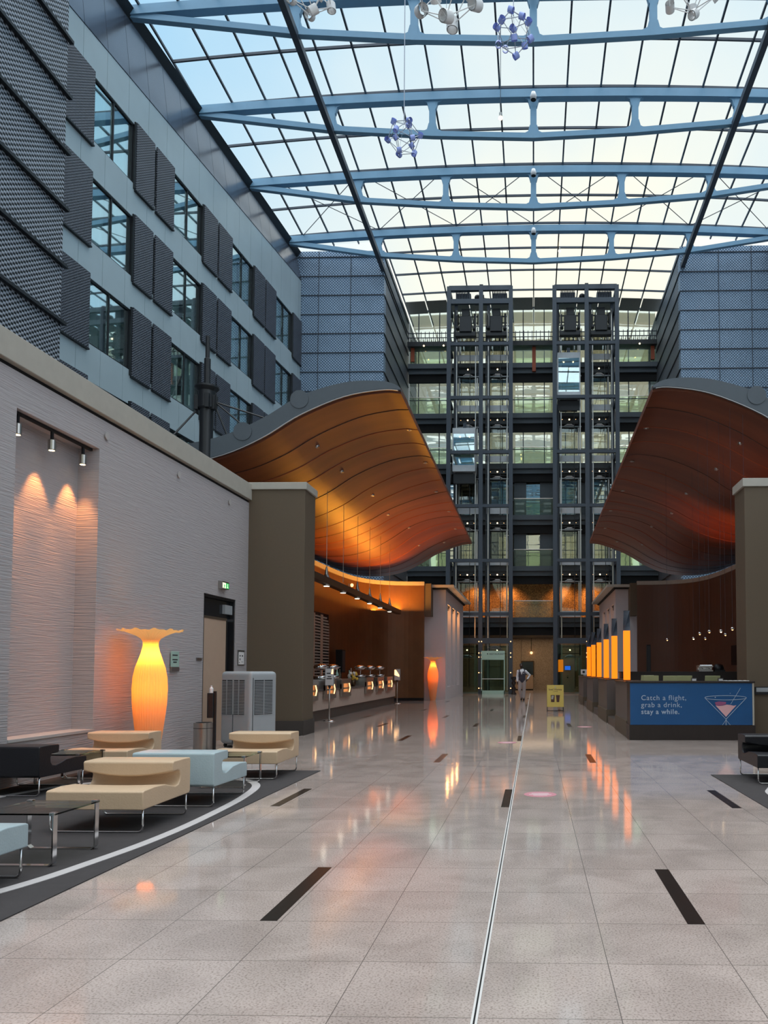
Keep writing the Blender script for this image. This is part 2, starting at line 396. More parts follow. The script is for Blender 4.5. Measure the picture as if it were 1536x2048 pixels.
# ================================================================ STRUCTURE
fl = MB().box(-16, 16, -26, 64, -0.3, 0).build('floor', 'granite_floor'); struct(fl, 'polished pale granite floor of square slabs')
def XW(y): return -6.40 - 0.0124 * (17 - y)         # face of the white textured wall
def stripes():
    for col, x in enumerate((-5.15, -3.95, -2.70, -1.48, -0.25, 0.97, 2.17)):
        y = (4.45 if x in (-3.95, -1.48, 0.97) else 8.15)
        while y < 46:
            ok = not (x < -3 and y < 12.5) and not (x > 1.9 and y > 10.5) and not (x > 2.4)
            if x == -5.15 and y > 30: ok = False
            if ok: MB().box(x - 0.1, x, y, y + 1.2, 0.0, 0.002).build('granite_inlay', 'granite_black', fl)
            y += 7.62
stripes()
for x0, x1, mt_ in ((-0.262, -0.252, 'strip_metal'), (-0.252, -0.244, 'groove_black'), (-0.244, -0.234, 'strip_metal')):
    MB().box(x0, x1, -10, 49, 0.0, 0.003).build('joint_strip', mt_, fl)

# ---- white textured wall on the left with its niche
NY0, NY1, NZ0, NZ1, ND = 9.35, 11.15, 0.57, 4.74, 0.32
DY0, DY1, DZ = 14.75, 16.3, 2.95
def LW(a, y, z): return (XW(y) + a, y, z)            # a > 0 : into the hall
wl = MB()
TH = 0.45
for (y0, y1, z0, z1) in ((-12, NY0, 0, 5.2), (NY0, NY1, 0, NZ0), (NY0, NY1, NZ1, 5.2), (NY1, DY0, 0, 5.2), (DY0, DY1, DZ, 5.2), (DY1, 17.0, 0, 5.2)):
    wl.hexa(LW, -TH, 0, y0, y1, z0, z1)
wl.hexa(LW, -TH, -ND, NY0, NY1, NZ0, NZ1)
wall_left = struct(wl.build('wall_left', 'white_plaster'), 'white wall with horizontal ripple texture')
MB().hexa(LW, -0.35, 0.02, NY0, NY1, NZ0 - 0.03, NZ0 + 0.012).build('niche_sill', 'smooth_white', wall_left, bevel=0.004)
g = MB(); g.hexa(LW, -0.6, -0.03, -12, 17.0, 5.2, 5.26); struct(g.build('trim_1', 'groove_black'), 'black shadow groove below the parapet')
g = MB(); g.hexa(LW, -0.75, 0.06, -12, 17.0, 5.26, 5.62); struct(g.build('trim_2', 'pale_cap', bevel=0.01), 'pale parapet band on top of the white wall')
# taupe piers
p = MB().box(-6.42, -5.13, 16.95, 17.75, 0, 5.5); o = struct(p.build('wall_pier_left', 'taupe', bevel=0.01), 'taupe end pier of the left wall')
MB().box(-6.44, -5.09, 16.91, 17.79, 5.5, 5.66).build('pier_cap', 'pale_cap', o, bevel=0.008)
MB().box(-6.3, -5.10, 16.92, 17.78, 0, 0.32).build('pier_base', 'taupe_dark', o)
p = MB().box(4.56, 6.6, 16.6, 17.4, 0, 5.42); o = struct(p.build('wall_pier_right', 'taupe', bevel=0.01), 'taupe end pier on the right')
MB().box(4.52, 6.7, 16.56, 17.44, 5.42, 5.60).build('pier_cap', 'pale_cap', o, bevel=0.008)
# right side wall (mostly outside the picture)
struct(MB().box(6.5, 6.9, -12, 16.6, 0, 5.6).build('wall_right', 'white_plaster'), 'white wall on the right')

# ---- hotel facade on the left, converging a little with the hall
def XF(y): return -(15.92 - 0.07 * y)
def FP(off, y, z): return (XF(y) + off, y, z)
def FR(off, y, z): return (-XF(y) - off, y, z)
ROWS = [(18.6, 20.72), (15.26, 17.38), (11.92, 14.04), (8.58, 10.7)]
WIN = [(23.75, 25.95), (28.55, 30.75), (33.4, 35.6), (38.25, 40.45)]
def ZT(y): return 23.2 - 0.064 * (41.7 - y)       # top edge of the panelled part
def facade(fn, name, detail):
    fb = MB(); fb.hexa(fn, -0.6, -0.5, 5, 41.7, 4, 21.0)
    wf = struct(fb.build(name, 'panel_blue'), 'blue grey panelled hotel facade')
    # spandrels, one mesh per band; joints are real gaps
    zs = [5.0, 8.58, 10.7, 11.92, 14.04, 15.26, 17.38, 18.6, 20.72, 23.2]
    for i in range(0, len(zs), 2):
        b = MB(); y = 5.0; top = i == len(zs) - 2
        cuts = [5.0 + 1.212 * k for k in range(31)] + [41.7]
        for a, c in zip(cuts, cuts[1:]): b.hexa((lambda o_, y_, z_: fn(o_, y_, z_ if z_ < 21 else ZT(y_))) if top else fn, -0.5, 0.0, a + 0.008, c - 0.008, zs[i] + 0.01, zs[i + 1] - 0.01)
        b.build('spandrel_band', 'panel_blue', wf)
    fill = MB()
    gaps = [(5, 23.75)] + [(WIN[i][1], WIN[i + 1][0]) for i in range(3)] + [(40.45, 41.7)]
    for z0, z1 in ROWS:
        for a, c in gaps: fill.hexa(fn, -0.5, -0.12, a, c, z0 - 0.02, z1 + 0.02)
    fill.build('recess_panel', 'panel_blue', wf)
    return wf
wf = facade(FP, 'wall_facade_left', True)
facade(FR, 'wall_facade_right', False)
SCR = [(20.3, 22.1), (22.25, 23.7), (26.02, 27.15), (27.3, 28.5), (30.82, 31.98), (32.12, 33.35), (35.67, 36.85), (36.98, 38.2), (40.52, 41.68)]
k = 0
for (z0, z1) in ROWS:
    for a, c in SCR:
        b = MB(); b.hexa(FP, 0.02, 0.07, a, c, z0 - 0.22, z1 + 0.12); sc = b.build('mesh_screen', 'mesh_screen', wf)
        b = MB()
        b.hexa(FP, -0.12, 0.10, a, c, z0 - 0.27, z0 - 0.22)
        b.build('screen_sill', 'black_paint', sc)
    for a, c in WIN:
        k += 1
        wn_ = struct(thing('window_%d' % k), 'tall two-pane hotel room window with pale blue curtains')
        m_ = (a + c) / 2
        b = MB()
        for y0, y1 in ((a, a + 0.05), (m_ - 0.03, m_ + 0.03), (c - 0.05, c + 0.02)): b.hexa(FP, -0.14, -0.04, y0, y1, z0, z1)
        b.hexa(FP, -0.14, -0.04, a, c, z0, z0 + 0.05); b.hexa(FP, -0.14, -0.04, a, c, z1 - 0.05, z1)
        b.build('frame', 'black_paint', wn_)
        b = MB(); b.hexa(FP, -0.14, 0.05, c + 0.0, c + 0.07, z0 - 0.2, z1 + 0.1); b.build('fin', 'black_paint', wn_)
        for y0, y1 in ((a + 0.05, m_ - 0.035), (m_ + 0.035, c - 0.05)):
            b = MB(); b.hexa(FP, -0.10, -0.085, y0, y1, z0 + 0.05, z1 - 0.05); b.build('pane', 'window_glass', wn_)
            b = MB(); n = 24; pts = []
            for i in range(n + 1):
                y = y0 + (y1 - y0) * (0.04 + 0.80 * i / n); off = -0.22 + 0.03 * math.sin(i * 1.9)
                pts.append((off, y))
            for (o1, ya), (o2, yb) in zip(pts, pts[1:]):
                b.add([FP(o1, ya, z0 + 0.05), FP(o2, yb, z0 + 0.05), FP(o2, yb, z1 - 0.05), FP(o1, ya, z1 - 0.05)], [(0, 1, 2, 3)])
            b.build('curtain', 'curtain', wn_, smooth=True)
# fascia leaning band and dark perforated band up to the skylight
for sgn, nm_ in ((1, 'left'), (-1, 'right')):
    b = MB(); cuts = [5 + 1.212 * k for k in range(31)] + [41.9]
    for a, c in zip(cuts, cuts[1:]):
        for (y0, y1) in ((a + 0.008, c - 0.008),):
            P = [(XF(y0) + 0.02, y0, ZT(y0) + 0.02), (XF(y1) + 0.02, y1, ZT(y1) + 0.02), (XF(y1) - 0.25, y1, 24.55), (XF(y0) - 0.25, y0, 24.55)]
            Q = [(x - 0.08, y, z) for x, y, z in P]
            b.add([(sgn * x, y, z) for x, y, z in P + Q], [(0, 1, 2, 3), (7, 6, 5, 4), (0, 4, 5, 1), (2, 6, 7, 3), (1, 5, 6, 2), (0, 3, 7, 4)])
    struct(b.build('trim_fascia_' + nm_, 'fascia_metal'), 'reflective leaning metal fascia above the top windows')
    b = MB(); b.add([(sgn * (XF(y) - 0.3 + dx), y, z) for y in (5, 42.0) for dx, z in ((0, 24.5), (0.25, 24.9), (0.1, 24.95), (-0.1, 24.5))],
                    [(0, 4, 5, 1), (1, 5, 6, 2), (2, 6, 7, 3), (3, 7, 4, 0), (0, 1, 2, 3), (7, 6, 5, 4)])
    struct(b.build('trim_gutter_' + nm_, 'black_paint'), 'dark gutter band under the skylight edge')

# near mesh-clad volume, upper left corner of the picture
b = MB().box(-18, -13.25, 3, 20.75, 5.0, 26.5)
wm = struct(b.build('wall_mesh_left', 'mesh_near'), 'dark expanded metal cladding above the white wall')
z = 6.2
while z < 26.4:
    MB().box(-13.25, -13.13, 3, 20.85, z, z + 0.09).build('seam_rail', 'black_paint', wm)
    z += 1.64
# roof slab under the near volume, hidden terrace behind the white wall
struct(MB().box(-16.2, -9.0, -12, 41.7, 4.6, 4.9).build('floor_terrace_left', 'slate'), 'terrace deck behind the white wall')
struct(MB().box(8.7, 16.2, -12, 41.7, 4.6, 4.9).build('floor_terrace_right', 'slate'), 'terrace deck behind the right wall')

# blue mesh walls beside the lift hall
for sgn, nm_ in ((-1, 'left'), (1, 'right')):
    xi = 8.35 if sgn < 0 else 8.1
    b = MB(); b.box(*sorted((sgn * xi, sgn * 16.5)), 41.72, 42.3, 4.6, 24.9)
    wb = struct(b.build('wall_back_' + nm_, 'mesh_far'), 'blue grey mesh clad wall beside the lift hall')
    z = 6.0; 
    while z < 24.9:
        MB().box(*sorted((sgn * (xi - 0.03), sgn * 13.2)), 41.68, 41.74, z, z + 0.05).build('seam_rail', 'bar_dark', wb); z += 1.09
    for x in (10.2, 12.0): MB().box(*sorted((sgn * x, sgn * (x + 0.03))), 41.69, 41.73, 4.6, 24.9).build('seam_strip', 'bar_dark', wb)
    b = MB(); b.box(*sorted((sgn * xi, sgn * (xi + 0.5))), 42.3, 53.6, 0, 24.9)
    ws = struct(b.build('wall_side_' + nm_, 'mesh_side'), 'mesh clad return wall of the lift hall')
    z = 6.0
    while z < 24.9:
        MB().box(*sorted((sgn * (xi - 0.05), sgn * xi)), 41.8, 50, z, z + 0.05).build('seam_rail', 'black_paint', ws); z += 1.09
    # ground storey behind the cafe / bar
    struct(MB().box(*sorted((sgn * 8.9, sgn * 16)), 42.3, 42.8, 0, 4.6).build('wall_lower_' + nm_, 'brown_wall'), 'brown lower wall')

# ---- skylight
def ZR(x): return 25.72 - 0.62 * (x / 14.0) ** 2
ceil = struct(thing('ceiling'), 'glazed skylight roof with dark glazing bars')
YS = [30.85 - 4.86 / 2 * i for i in range(-9, 24)]
xs_ = [1.4 * k for k in range(-10, 11)]
b = MB()
for xa, xb in zip(xs_, xs_[1:]):
    y1 = 52.4 if max(abs(xa), abs(xb)) < 8.5 else 41.8
    b.add([(xa, -25, ZR(xa)), (xb, -25, ZR(xb)), (xb, y1, ZR(xb)), (xa, y1, ZR(xa))], [(0, 1, 2, 3)])
b.build('glass_panes', 'roof_glass', ceil)
for x in xs_:
    y1 = 52.4 if abs(x) < 8.5 else 41.8
    MB().bar((x, -25, ZR(x) - 0.04), (x, y1, ZR(x) - 0.04), 0.07, 0.09).build('glazing_bar', 'bar_dark', ceil)
for y in YS:
    if y < -20 or y > 52.2: continue
    lim = 8.3 if y > 41.8 else 14
    b = MB(); xx = [x for x in xs_ if abs(x) <= lim + 0.11]
    for xa, xb in zip(xx, xx[1:]): b.bar((xa, y, ZR(xa) - 0.05), (xb, y, ZR(xb) - 0.05), 0.07, 0.1)
    b.build('cross_bar', 'bar_dark', ceil)
b = MB()
for xa, xb in zip(xs_, xs_[1:]):
    if max(abs(xa), abs(xb)) < 8.5: b.hexa(lambda a, y, c: (a, y, ZR(a) - 0.25 + c), xa + 0.05, xb - 0.05, 48.5, 50.2, 0, 0.02)
b.build('roof_blind', 'blind_grey', ceil)
# trusses
def ztop(x, hs): return 25.30 - 0.45 * (x / hs) ** 2
def zbot(x): 
    a = abs(x); P = [(0, 23.52), (4.2, 23.68), (8.4, 23.98), (14.6, 24.88)]
    for (x0, z0), (x1, z1) in zip(P, P[1:]):
        if a <= x1: return z0 + (z1 - z0) * (a - x0) / (x1 - x0)
    return P[-1][1]
def truss(y, hs, n):
    t = thing('roof_truss', kind='structure', loc=(0, y, 0))
    t['label'] = 'pale blue curved steel roof truss, number %d from the camera' % n if n > 0 else 'pale blue curved steel roof truss behind the camera'
    if hs > 9:
        P = [(-hs + 2 * hs * i / 24) for i in range(25)]
        b = MB()
        for xa, xb in zip(P, P[1:]): b.bar((xa, 0, ztop(xa, hs)), (xb, 0, ztop(xb, hs)), 0.34, 0.34)
        b.build('top_chord', 'truss_blue', t)
        PB = [-hs, -8.4, -4.2, 0, 4.2, 8.4, hs]
        b = MB()
        for xa, xb in zip(PB, PB[1:]):
            za, zb = zbot(xa), zbot(xb)
            if abs(xa) > 9: za = ztop(xa, hs) - 0.12
            if abs(xb) > 9: zb = ztop(xb, hs) - 0.12
            b.bar((xa, 0, za), (xb, 0, zb), 0.22, 0.22)
        b.build('bottom_chord', 'truss_blue', t)
        for x in (-8.4, -4.2, 0, 4.2, 8.4):
            zt = ztop(x, hs) - 0.15; zb = zbot(x) + 0.1; b = MB()
            b.box(x - 0.13, x + 0.13, -0.1, 0.1, zb - 0.05, zt)
            for s in (-1, 1):
                for zz, dz in ((zb, 1), (zt, -1)):
                    b.prism([(x + s * 0.13, zz), (x + s * 0.42, zz), (x + s * 0.22, zz + dz * 0.10), (x + s * 0.15, zz + dz * 0.36), (x + s * 0.13, zz + dz * 0.36)], lambda a, c, d: (a, d, c), -0.09, 0.09)
            b.build('post', 'truss_blue', t)
    else:
        MB().bar((-hs, 0, 25.2), (hs, 0, 25.2), 0.2, 0.3).build('top_chord', 'truss_blue', t)
n = 0
for k in range(-9, 4):
    y = 26.0 + 4.85 * k
    hs = -XF(y) + 0.22
    n = k + 1
    truss(y, min(hs, 14.4), n if n > 0 else 0)
# long pipes under the trusses
for sgn, lb in ((-1, 'left'), (1, 'right')):
    x = sgn * (8.4 if sgn < 0 else 8.25)
    pr = MB().bar((x, -20, 23.82), (x, 49.5, 23.82), 0.22, 0.26).build('beam_rail_' + lb, 'bar_dark'); struct(pr, 'dark long rail beam hung under the trusses')
# thin bracing rods in the third bay
for xa, xb in ((-12.6, -8.4), (-8.4, -4.2), (-4.2, 0), (0, 4.2), (4.2, 8.4), (8.4, 12.6)):
    r = thing('bracing_rods', kind='structure'); r['label'] = 'crossed thin bracing rods under the skylight'
    MB().tube([(xa, 35.7, ZR(xa) - 0.15), (xb, 40.5, ZR(xb) - 0.15)], 0.02, 5).build('rod', 'bar_dark', r)
    MB().tube([(xb, 35.7, ZR(xb) - 0.15), (xa, 40.5, ZR(xa) - 0.15)], 0.02, 5).build('rod', 'bar_dark', r)

# unseen glazed end wall, added behind the viewer to dim the back wall's reflections
we = struct(thing('window_14'), 'added glazed end wall, unseen behind the viewer')
MB().box(-16, 16, -24.1, -24.05, 0, 25).build('pane', 'end_glass', we)
for x in range(-15, 16, 2): MB().box(x - 0.06, x + 0.06, -24.0, -23.85, 0, 25.2).build('mullion', 'bar_dark', we)
for z in range(2, 26, 2): MB().box(-16, 16, -24.0, -23.85, z - 0.08, z + 0.08).build('transom', 'bar_dark', we)
# ---- lift hall: walkways, balustrades, glazing
LV = [4.85, 8.2, 11.55, 14.95, 18.3, 21.65]
gw = struct(thing('wall_back_glazing'), 'reflective glazed back wall of the lift hall')
for i, z in enumerate(LV[1:], 1):
    z1 = LV[i + 1] - 0.32 if i + 1 < len(LV) else 25.6
    MB().box(-8.3, 8.1, 50.35, 50.4, z, z1).build('glass_panel', 'upper_glazing' if i >= 3 else 'mirror_glazing', gw)
    b = MB(); x = -7.7
    while x < 8: b.box(x - 0.03, x + 0.03, 50.3, 50.35, z, z1); x += 1.4
    b.box(-8.3, 8.1, 50.3, 50.35, z + 1.12, z + 1.17); b.build('mullions', 'bar_dark', gw)
    if i in (1, 2):
        for x0, x1 in ((-3.9, -2.1), (-1.1, -0.3), (0.6, 1.5), (3.0, 4.2)): MB().box(x0 - 0.2, x1 - 0.2, 50.24, 50.34, z, z1).build('dark_panel', 'slate', gw)
for i, z in enumerate(LV):
    fw = struct(MB().box(-8.3, 8.1, 49.75, 52.0 if i < 3 else 50.5, z - 0.32, z).build('floor_walkway_%d' % (i + 1), 'tower_steel'), 'dark steel walkway slab of the lift hall')
    MB().box(-8.3, 8.1, 49.65, 49.75, z - 0.30, z + 0.02).build('edge_channel', 'slate', fw)
    MB().box(-8.3, 8.1, 50.0, 50.2, z - 1.12, z - 0.6).build('dark_beam', 'black_matte', fw)
    MB().box(-8.3, 8.1, 49.85, 50.05, z - 0.6, z - 0.32).build('grey_beam', 'slate', fw)
    for x0, x1 in ((-8.2, -5.6), (-1.3, 1.25), (5.5, 8.0)):
        bb = MB().box(x0, x1, 49.68, 49.70, z + 0.02, z + 1.08).build('balustrade_glass', 'green_glass', fw)
        MB().tube([(x0, 49.69, z + 1.1), (x1, 49.69, z + 1.1)], 0.025, 8).build('handrail', 'steel', bb)
# mosaic walls
struct(MB().box(-8.3, 8.1, 53.2, 53.6, 4.85, 7.7).build('wall_mosaic_upper', 'mosaic_amber'), 'amber mosaic wall on the first floor')
wmz = MB(); x = -8.3
while x < 8.1: wmz.box(x, x + 2.43, 57.6, 58.0, 0, 4.2); x += 2.45
wmz.box(-8.3, 8.1, 58.0, 58.2, 0, 4.2)
struct(wmz.build('wall_mosaic_lower', 'mosaic_beige'), 'beige mosaic wall at the end of the hall')
struct(MB().box(-8.3, 8.1, 52, 58, 3.85, 4.2).build('ceiling_lobby', 'slate'), 'low lobby ceiling behind the lifts')
struct(MB().box(-8.9, -8.3, 53, 58, 0, 4.2).box(8.1, 8.9, 53, 58, 0, 4.2).build('wall_lobby_sides', 'mosaic_beige'), 'side walls of the lobby')
for x in (-4.1, -1.9, 2.1, 4.1):
    light('lobby_spot', 'SPOT', (x, 51.0, 7.2), 240, (1, 0.50, 0.16), rot=(math.radians(52), 0, 0), spot_size=1.5, spot_blend=0.8, shadow_soft_size=0.05)
light('lobby_lamp', 'AREA', (-0.5, 55, 3.8), 70, (1, 0.72, 0.45), shape='RECTANGLE', size=7, size_y=2)
light('lobby_lamp', 'AREA', (0, 51.0, 3.6), 25, (1, 0.75, 0.5), shape='RECTANGLE', size=12, size_y=1)
# ================================================================ LIFT TOWERS
def tower(cols, label, x0):
    t = thing('elevator_tower', label, 'elevator tower', (x0, 47.0, 0))
    c = [x - x0 for x in cols]; TOP = 25.45
    for x in c:
        MB().box(x - 0.125, x + 0.125, -0.12, 0.12, 0, TOP).build('column', 'tower_steel', t)
    for x in (c[0] + 0.25, c[1] + 0.35, c[2] - 0.1):
        MB().box(x - 0.1, x + 0.1, 1.9, 2.15, 0, TOP - 0.2).build('rear_column', 'tower_steel', t)
    LB = [3.25, 4.9, 8.2, 11.6, 14.96, 18.4, 21.8, 24.5, TOP - 0.1]
    for z in LB:
        h = 0.2 if z < 24 else 0.3
        if z == 3.25: h = 0.34
        MB().box(c[0], c[2], -0.1, 0.1, z - h / 2, z + h / 2).build('cross_beam', 'tower_steel', t)
        MB().box(c[0] - 0.08, c[0] + 0.08, 0, 2.0, z - 0.1, z + 0.1).box(c[2] - 0.08, c[2] + 0.08, 0, 2.0, z - 0.1, z + 0.1).each('side_beam', 'tower_steel', t)
    for za, zb in zip(LB[1:-1], LB[2:]):
        for s in (0, 2): MB().bar((c[s], 0.1, za), (c[s], 1.9, zb), 0.07, 0.07).build('brace', 'black_paint', t)
    # guide rails and cables
    for i in (0, 1):
        for d in (0.27, 0.42, 1.62):
            MB().box(c[i] + d - 0.03, c[i] + d + 0.03, 0.7, 0.76, 0.2, 24.3).build('guide_rail', 'steel' if d > 0.3 else 'black_paint', t)
        MB().tube([((c[i] + c[i + 1]) / 2 + 0.25, 0.9, 0.3), ((c[i] + c[i + 1]) / 2 + 0.25, 0.9, 24.3)], 0.02, 5).build('hoist_cable', 'black_paint', t)
    # machinery at the head
    for i in (0, 1):
        m = (c[i] + c[i + 1]) / 2; s = -1 if i == 0 else 1
        b = MB()
        gx = m + s * 0.18
        for k in range(9): b.box(gx - 0.42 + k * 0.1, gx - 0.38 + k * 0.1 + 0.02, 0.2, 0.9, 24.75, 25.25)
        b.box(gx - 0.44, gx + 0.5, 0.5, 0.9, 24.75, 25.28); b.build('vent_grille', 'bar_dark', t)
        b = MB(); b.box(m - 0.38, m + 0.38, 0.3, 0.9, 22.75, 23.75); b.box(m - 0.25, m + 0.25, 0.35, 0.85, 23.75, 24.25); b.box(m - 0.66, m + 0.66, 0.4, 0.8, 22.5, 22.8)
        b.box(m - 0.62, m - 0.42, 0.4, 0.8, 23.0, 23.15).box(m + 0.42, m + 0.62, 0.4, 0.8, 22.95, 23.1).box(m - 0.6, m - 0.5, 0.5, 0.7, 23.1, 23.9).box(m + 0.5, m + 0.62, 0.5, 0.7, 23.1, 24.0)
        b.build('hoist_machine', 'black_paint', t, bevel=0.03)
        MB().lathe([(0.16, -0.05), (0.2, -0.05), (0.2, 0.05), (0.16, 0.05)], 16, (c[0 if i == 0 else 2] + (-s) * 0.33, 0.5, 24.75)).build('pulley', 'black_paint', t)
    b = MB(); mm = c[1]
    b.box(mm - 0.42, mm + 0.42, 0.2, 0.8, 24.66, 24.74); b.sphere((mm - 0.25, 0.4, 24.95), 0.2); b.box(mm - 0.1, mm + 0.16, 0.3, 0.7, 24.74, 25.1); b.tube([(mm + 0.1, 0.4, 24.85), (mm + 0.42, 0.4, 24.8)], 0.1, 8)
    b.box(mm - 0.1, mm + 0.12, 0, 0.3, 25.35, 25.62); b.build('winch', 'black_paint', t)
    # lights on the columns at ground level
    for x in c[1:]:
        for z in (0.35, 1.3, 2.25, 2.5, 3.2):
            for d in ((-0.08, 0.08) if x == c[1] else (0.0,)): MB().sphere((x + d, -0.14, z), 0.035, 8, 5).build('stud_light', 'dim_glow', t)
    # ground level glass skirts
    MB().box(c[0] + 0.1, c[1] - 0.1, 0.1, 0.13, 0.1, 3.0).box(c[1] + 0.1, c[2] - 0.1, 1.6, 1.63, 0.1, 3.0).each('glass_screen', 'clear_glass', t)
    for i in (0, 1):
        m = (c[i] + c[i + 1]) / 2
        for j, z in enumerate([0] + LV):
            if j == len(LV) + 0: pass
            l = MB().box(m - 0.74, m + 0.74, 2.25, 2.32, z + 0.02, z + 0.40)
            ld = l.build('landing_apron', 'apron_white', t) if z > 0 else MB().box(m - 0.74, m + 0.74, 2.25, 2.32, 0.0, 0.06).build('landing_sill', 'steel', t)
            b = MB()
            for d in (-0.62, 0.56): b.box(m + d, m + d + 0.09, 2.3, 2.42, z + 0.4, z + 2.25)
            b.each('door_post', 'steel', ld)
            MB().box(m - 0.53, m - 0.01, 2.35, 2.37, z + 0.4, z + 2.2).box(m + 0.01, m + 0.53, 2.39, 2.41, z + 0.4, z + 2.2).each('door_leaf', 'door_glass', ld)
            b = MB(); b.box(m - 0.8, m + 0.8, 2.2, 2.26, z + 2.27, z + 2.33); b.box(m - 0.3, m + 0.3, 2.15, 2.25, z + 2.25, z + 2.36); b.box(m - 0.16, m + 0.16, 2.12, 2.25, z + 2.32, z + 2.44)
            b.tube([(m - 0.3, 2.12, z + 2.3), (m - 0.12, 2.12, z + 2.4), (m + 0.12, 2.12, z + 2.4), (m + 0.3, 2.12, z + 2.3)], 0.03, 6)
            b.build('door_drive', 'brushed', ld)
            b = MB(); b.box(m - 0.68, m - 0.6, 2.2, 2.3, z + 2.4, z + 3.1); b.box(m + 0.6, m + 0.68, 2.2, 2.3, z + 2.4, z + 3.1); b.box(m - 0.68, m + 0.68, 2.2, 2.3, z + 2.92, z + 2.97); b.box(m - 0.68, m + 0.68, 2.2, 2.3, z + 2.5, z + 2.54)
            b.build('pit_frame', 'black_paint', ld)
            MB().sphere((m, 2.15, z + 2.74), 0.045, 8, 5).build('pit_lamp', 'lamp_warm', ld)
            if z and z < 16:
                for d in (-0.45, 0.42): MB().sphere((m + d, 2.15, z + 2.74), 0.022, 6, 4).build('marker_light', 'dim_glow', ld)
    return t
tower((-5.30, -3.29, -1.43), 'left steel lift tower with two open shafts, behind the left canopy edge', -3.3)
tower((1.30, 3.30, 5.18), 'right steel lift tower with two open shafts, behind the orange lamps', 3.25)
def car(x, z, h, label, yellow=False):
    t = thing('elevator_car', label, 'elevator', (x, 47.9, z), group='glass lifts in the towers')
    MB().box(-0.72, 0.72, -0.6, 0.6, h - 0.36, h).build('roof_panel', 'apron_white', t, bevel=0.02)
    MB().box(-0.72, 0.72, -0.6, 0.6, 0, 0.40).build('floor_panel', 'apron_white', t, bevel=0.02)
    b = MB()
    for a in (-0.72, 0.65):
        for y in (-0.6, 0.53): b.box(a, a + 0.07, y, y + 0.07, 0.4, h - 0.36)
    b.each('corner_post', 'apron_white', t)
    MB().box(-0.65, 0.65, -0.59, -0.57, 0.4, h - 0.36).build('front_glass', 'window_glass', t)
    MB().box(-0.65, 0.65, 0.5, 0.53, 0.4, h - 0.36).build('rear_doors', 'clear_glass', t)
    MB().tube([(-0.6, 0.3, 1.3), (0.6, 0.3, 1.3)], 0.025, 6).build('handrail', 'steel', t)
    MB().box(-0.55, 0.55, -0.3, 0.3, -0.6, 0.0).box(-0.68, 0.68, -0.35, -0.28, -0.7, -0.1).build('undercarriage', 'black_paint', t)
    b = MB()
    for a in (-0.3, 0.3): b.sphere((a, 0, h - 0.38), 0.05, 8, 5)
    b.build('cabin_lamps', 'lamp_warm', t)
    MB().box(-0.5, 0.5, -0.25, 0.25, h, h + 0.1).box(-0.1, 0.1, -0.1, 0.1, h + 0.1, h + 0.5).build('crosshead', 'bar_dark', t)
car(-4.37, 13.85, 2.75, 'white framed glass lift car stopped at mid height of the left tower')
car(2.2, 18.45, 2.9, 'white framed glass lift car near the top of the right tower')

# gantry under the roof, behind the towers
g = thing('maintenance_gantry', 'dark railed maintenance gantry spanning the lift hall under the skylight', 'gantry', (0, 49.3, 22.7))
b = MB(); b.box(-8.3, 8.05, 0, 0.9, 0, 0.12); b.box(-8.3, 8.05, 0, 0.06, 0.12, 0.3); b.build('deck', 'black_paint', g)
for z in (0.55, 0.85):
    MB().tube([(-8.3, 0, z), (8.05, 0, z)], 0.03, 6).build('rail', 'bar_dark', g)
b = MB(); x = -8.2
while x < 8.05: b.box(x - 0.02, x + 0.02, -0.02, 0.02, 0.1, 0.95); b.box(x - 0.02, x + 0.02, 0.86, 0.9, 0.1, 0.95); x += 0.27
b.build('baluster_rows', 'black_paint', g)['kind'] = 'stuff'
for x in (-8.0, 0.02, 7.8):
    b = MB(); b.box(x - 0.12, x + 0.12, 0.3, 0.5, -1.6 if abs(x) < 1 else -0.9, 0.0); b.build('bracket', 'rust', g)
for x in (-7.2, -5.9, 6.9): MB().sphere((x, -0.05, 0.0), 0.05, 8, 5).build('gantry_lamp', 'lamp_warm', g)

# ================================================================ COPPER CANOPIES
PF = [(-3.16, 8.02), (-3.56, 8.05), (-4.48, 7.90), (-5.55, 7.46), (-6.44, 6.92), (-7.42, 6.50), (-8.6, 6.28), (-9.9, 6.35), (-11.0, 6.8), (-12.2, 7.5)]
PB_ = [(-3.24, 8.03), (-3.75, 7.97), (-4.45, 7.74), (-5.15, 7.44), (-6.05, 6.90), (-7.0, 6.50), (-8.2, 6.34), (-9.5, 6.46), (-10.66, 6.9), (-12.0, 7.5)]
CY0, CY1 = 17.95, 39.7
def crv(P, s):
    n = len(P) - 1; f = s * n; i = min(int(f), n - 1); u = f - i
    p = [P[max(i - 1, 0)], P[i], P[i + 1], P[min(i + 2, n)]]
    return tuple(0.5 * (2 * p[1][k] + (p[2][k] - p[0][k]) * u + (2 * p[0][k] - 5 * p[1][k] + 4 * p[2][k] - p[3][k]) * u * u + (3 * p[1][k] - p[0][k] - 3 * p[2][k] + p[3][k]) * u ** 3) for k in (0, 1))
def can(s, v, sgn, dz=0):
    a = crv(PF, s); c = crv(PB_, s); v2 = v
    x = a[0] + (c[0] - a[0]) * v2; z = a[1] + (c[1] - a[1]) * v2
    # waves sweeping across the skin
    wv = 0.10 * math.sin(v * 9.5 + s * 5.0) * math.sin(PI * min(1, s * 1.6)) * math.sin(PI * v)
    y = CY0 + (CY1 - CY0) * v
    if sgn > 0: x = -x - 0.35
    return (x, y, z + wv + dz)
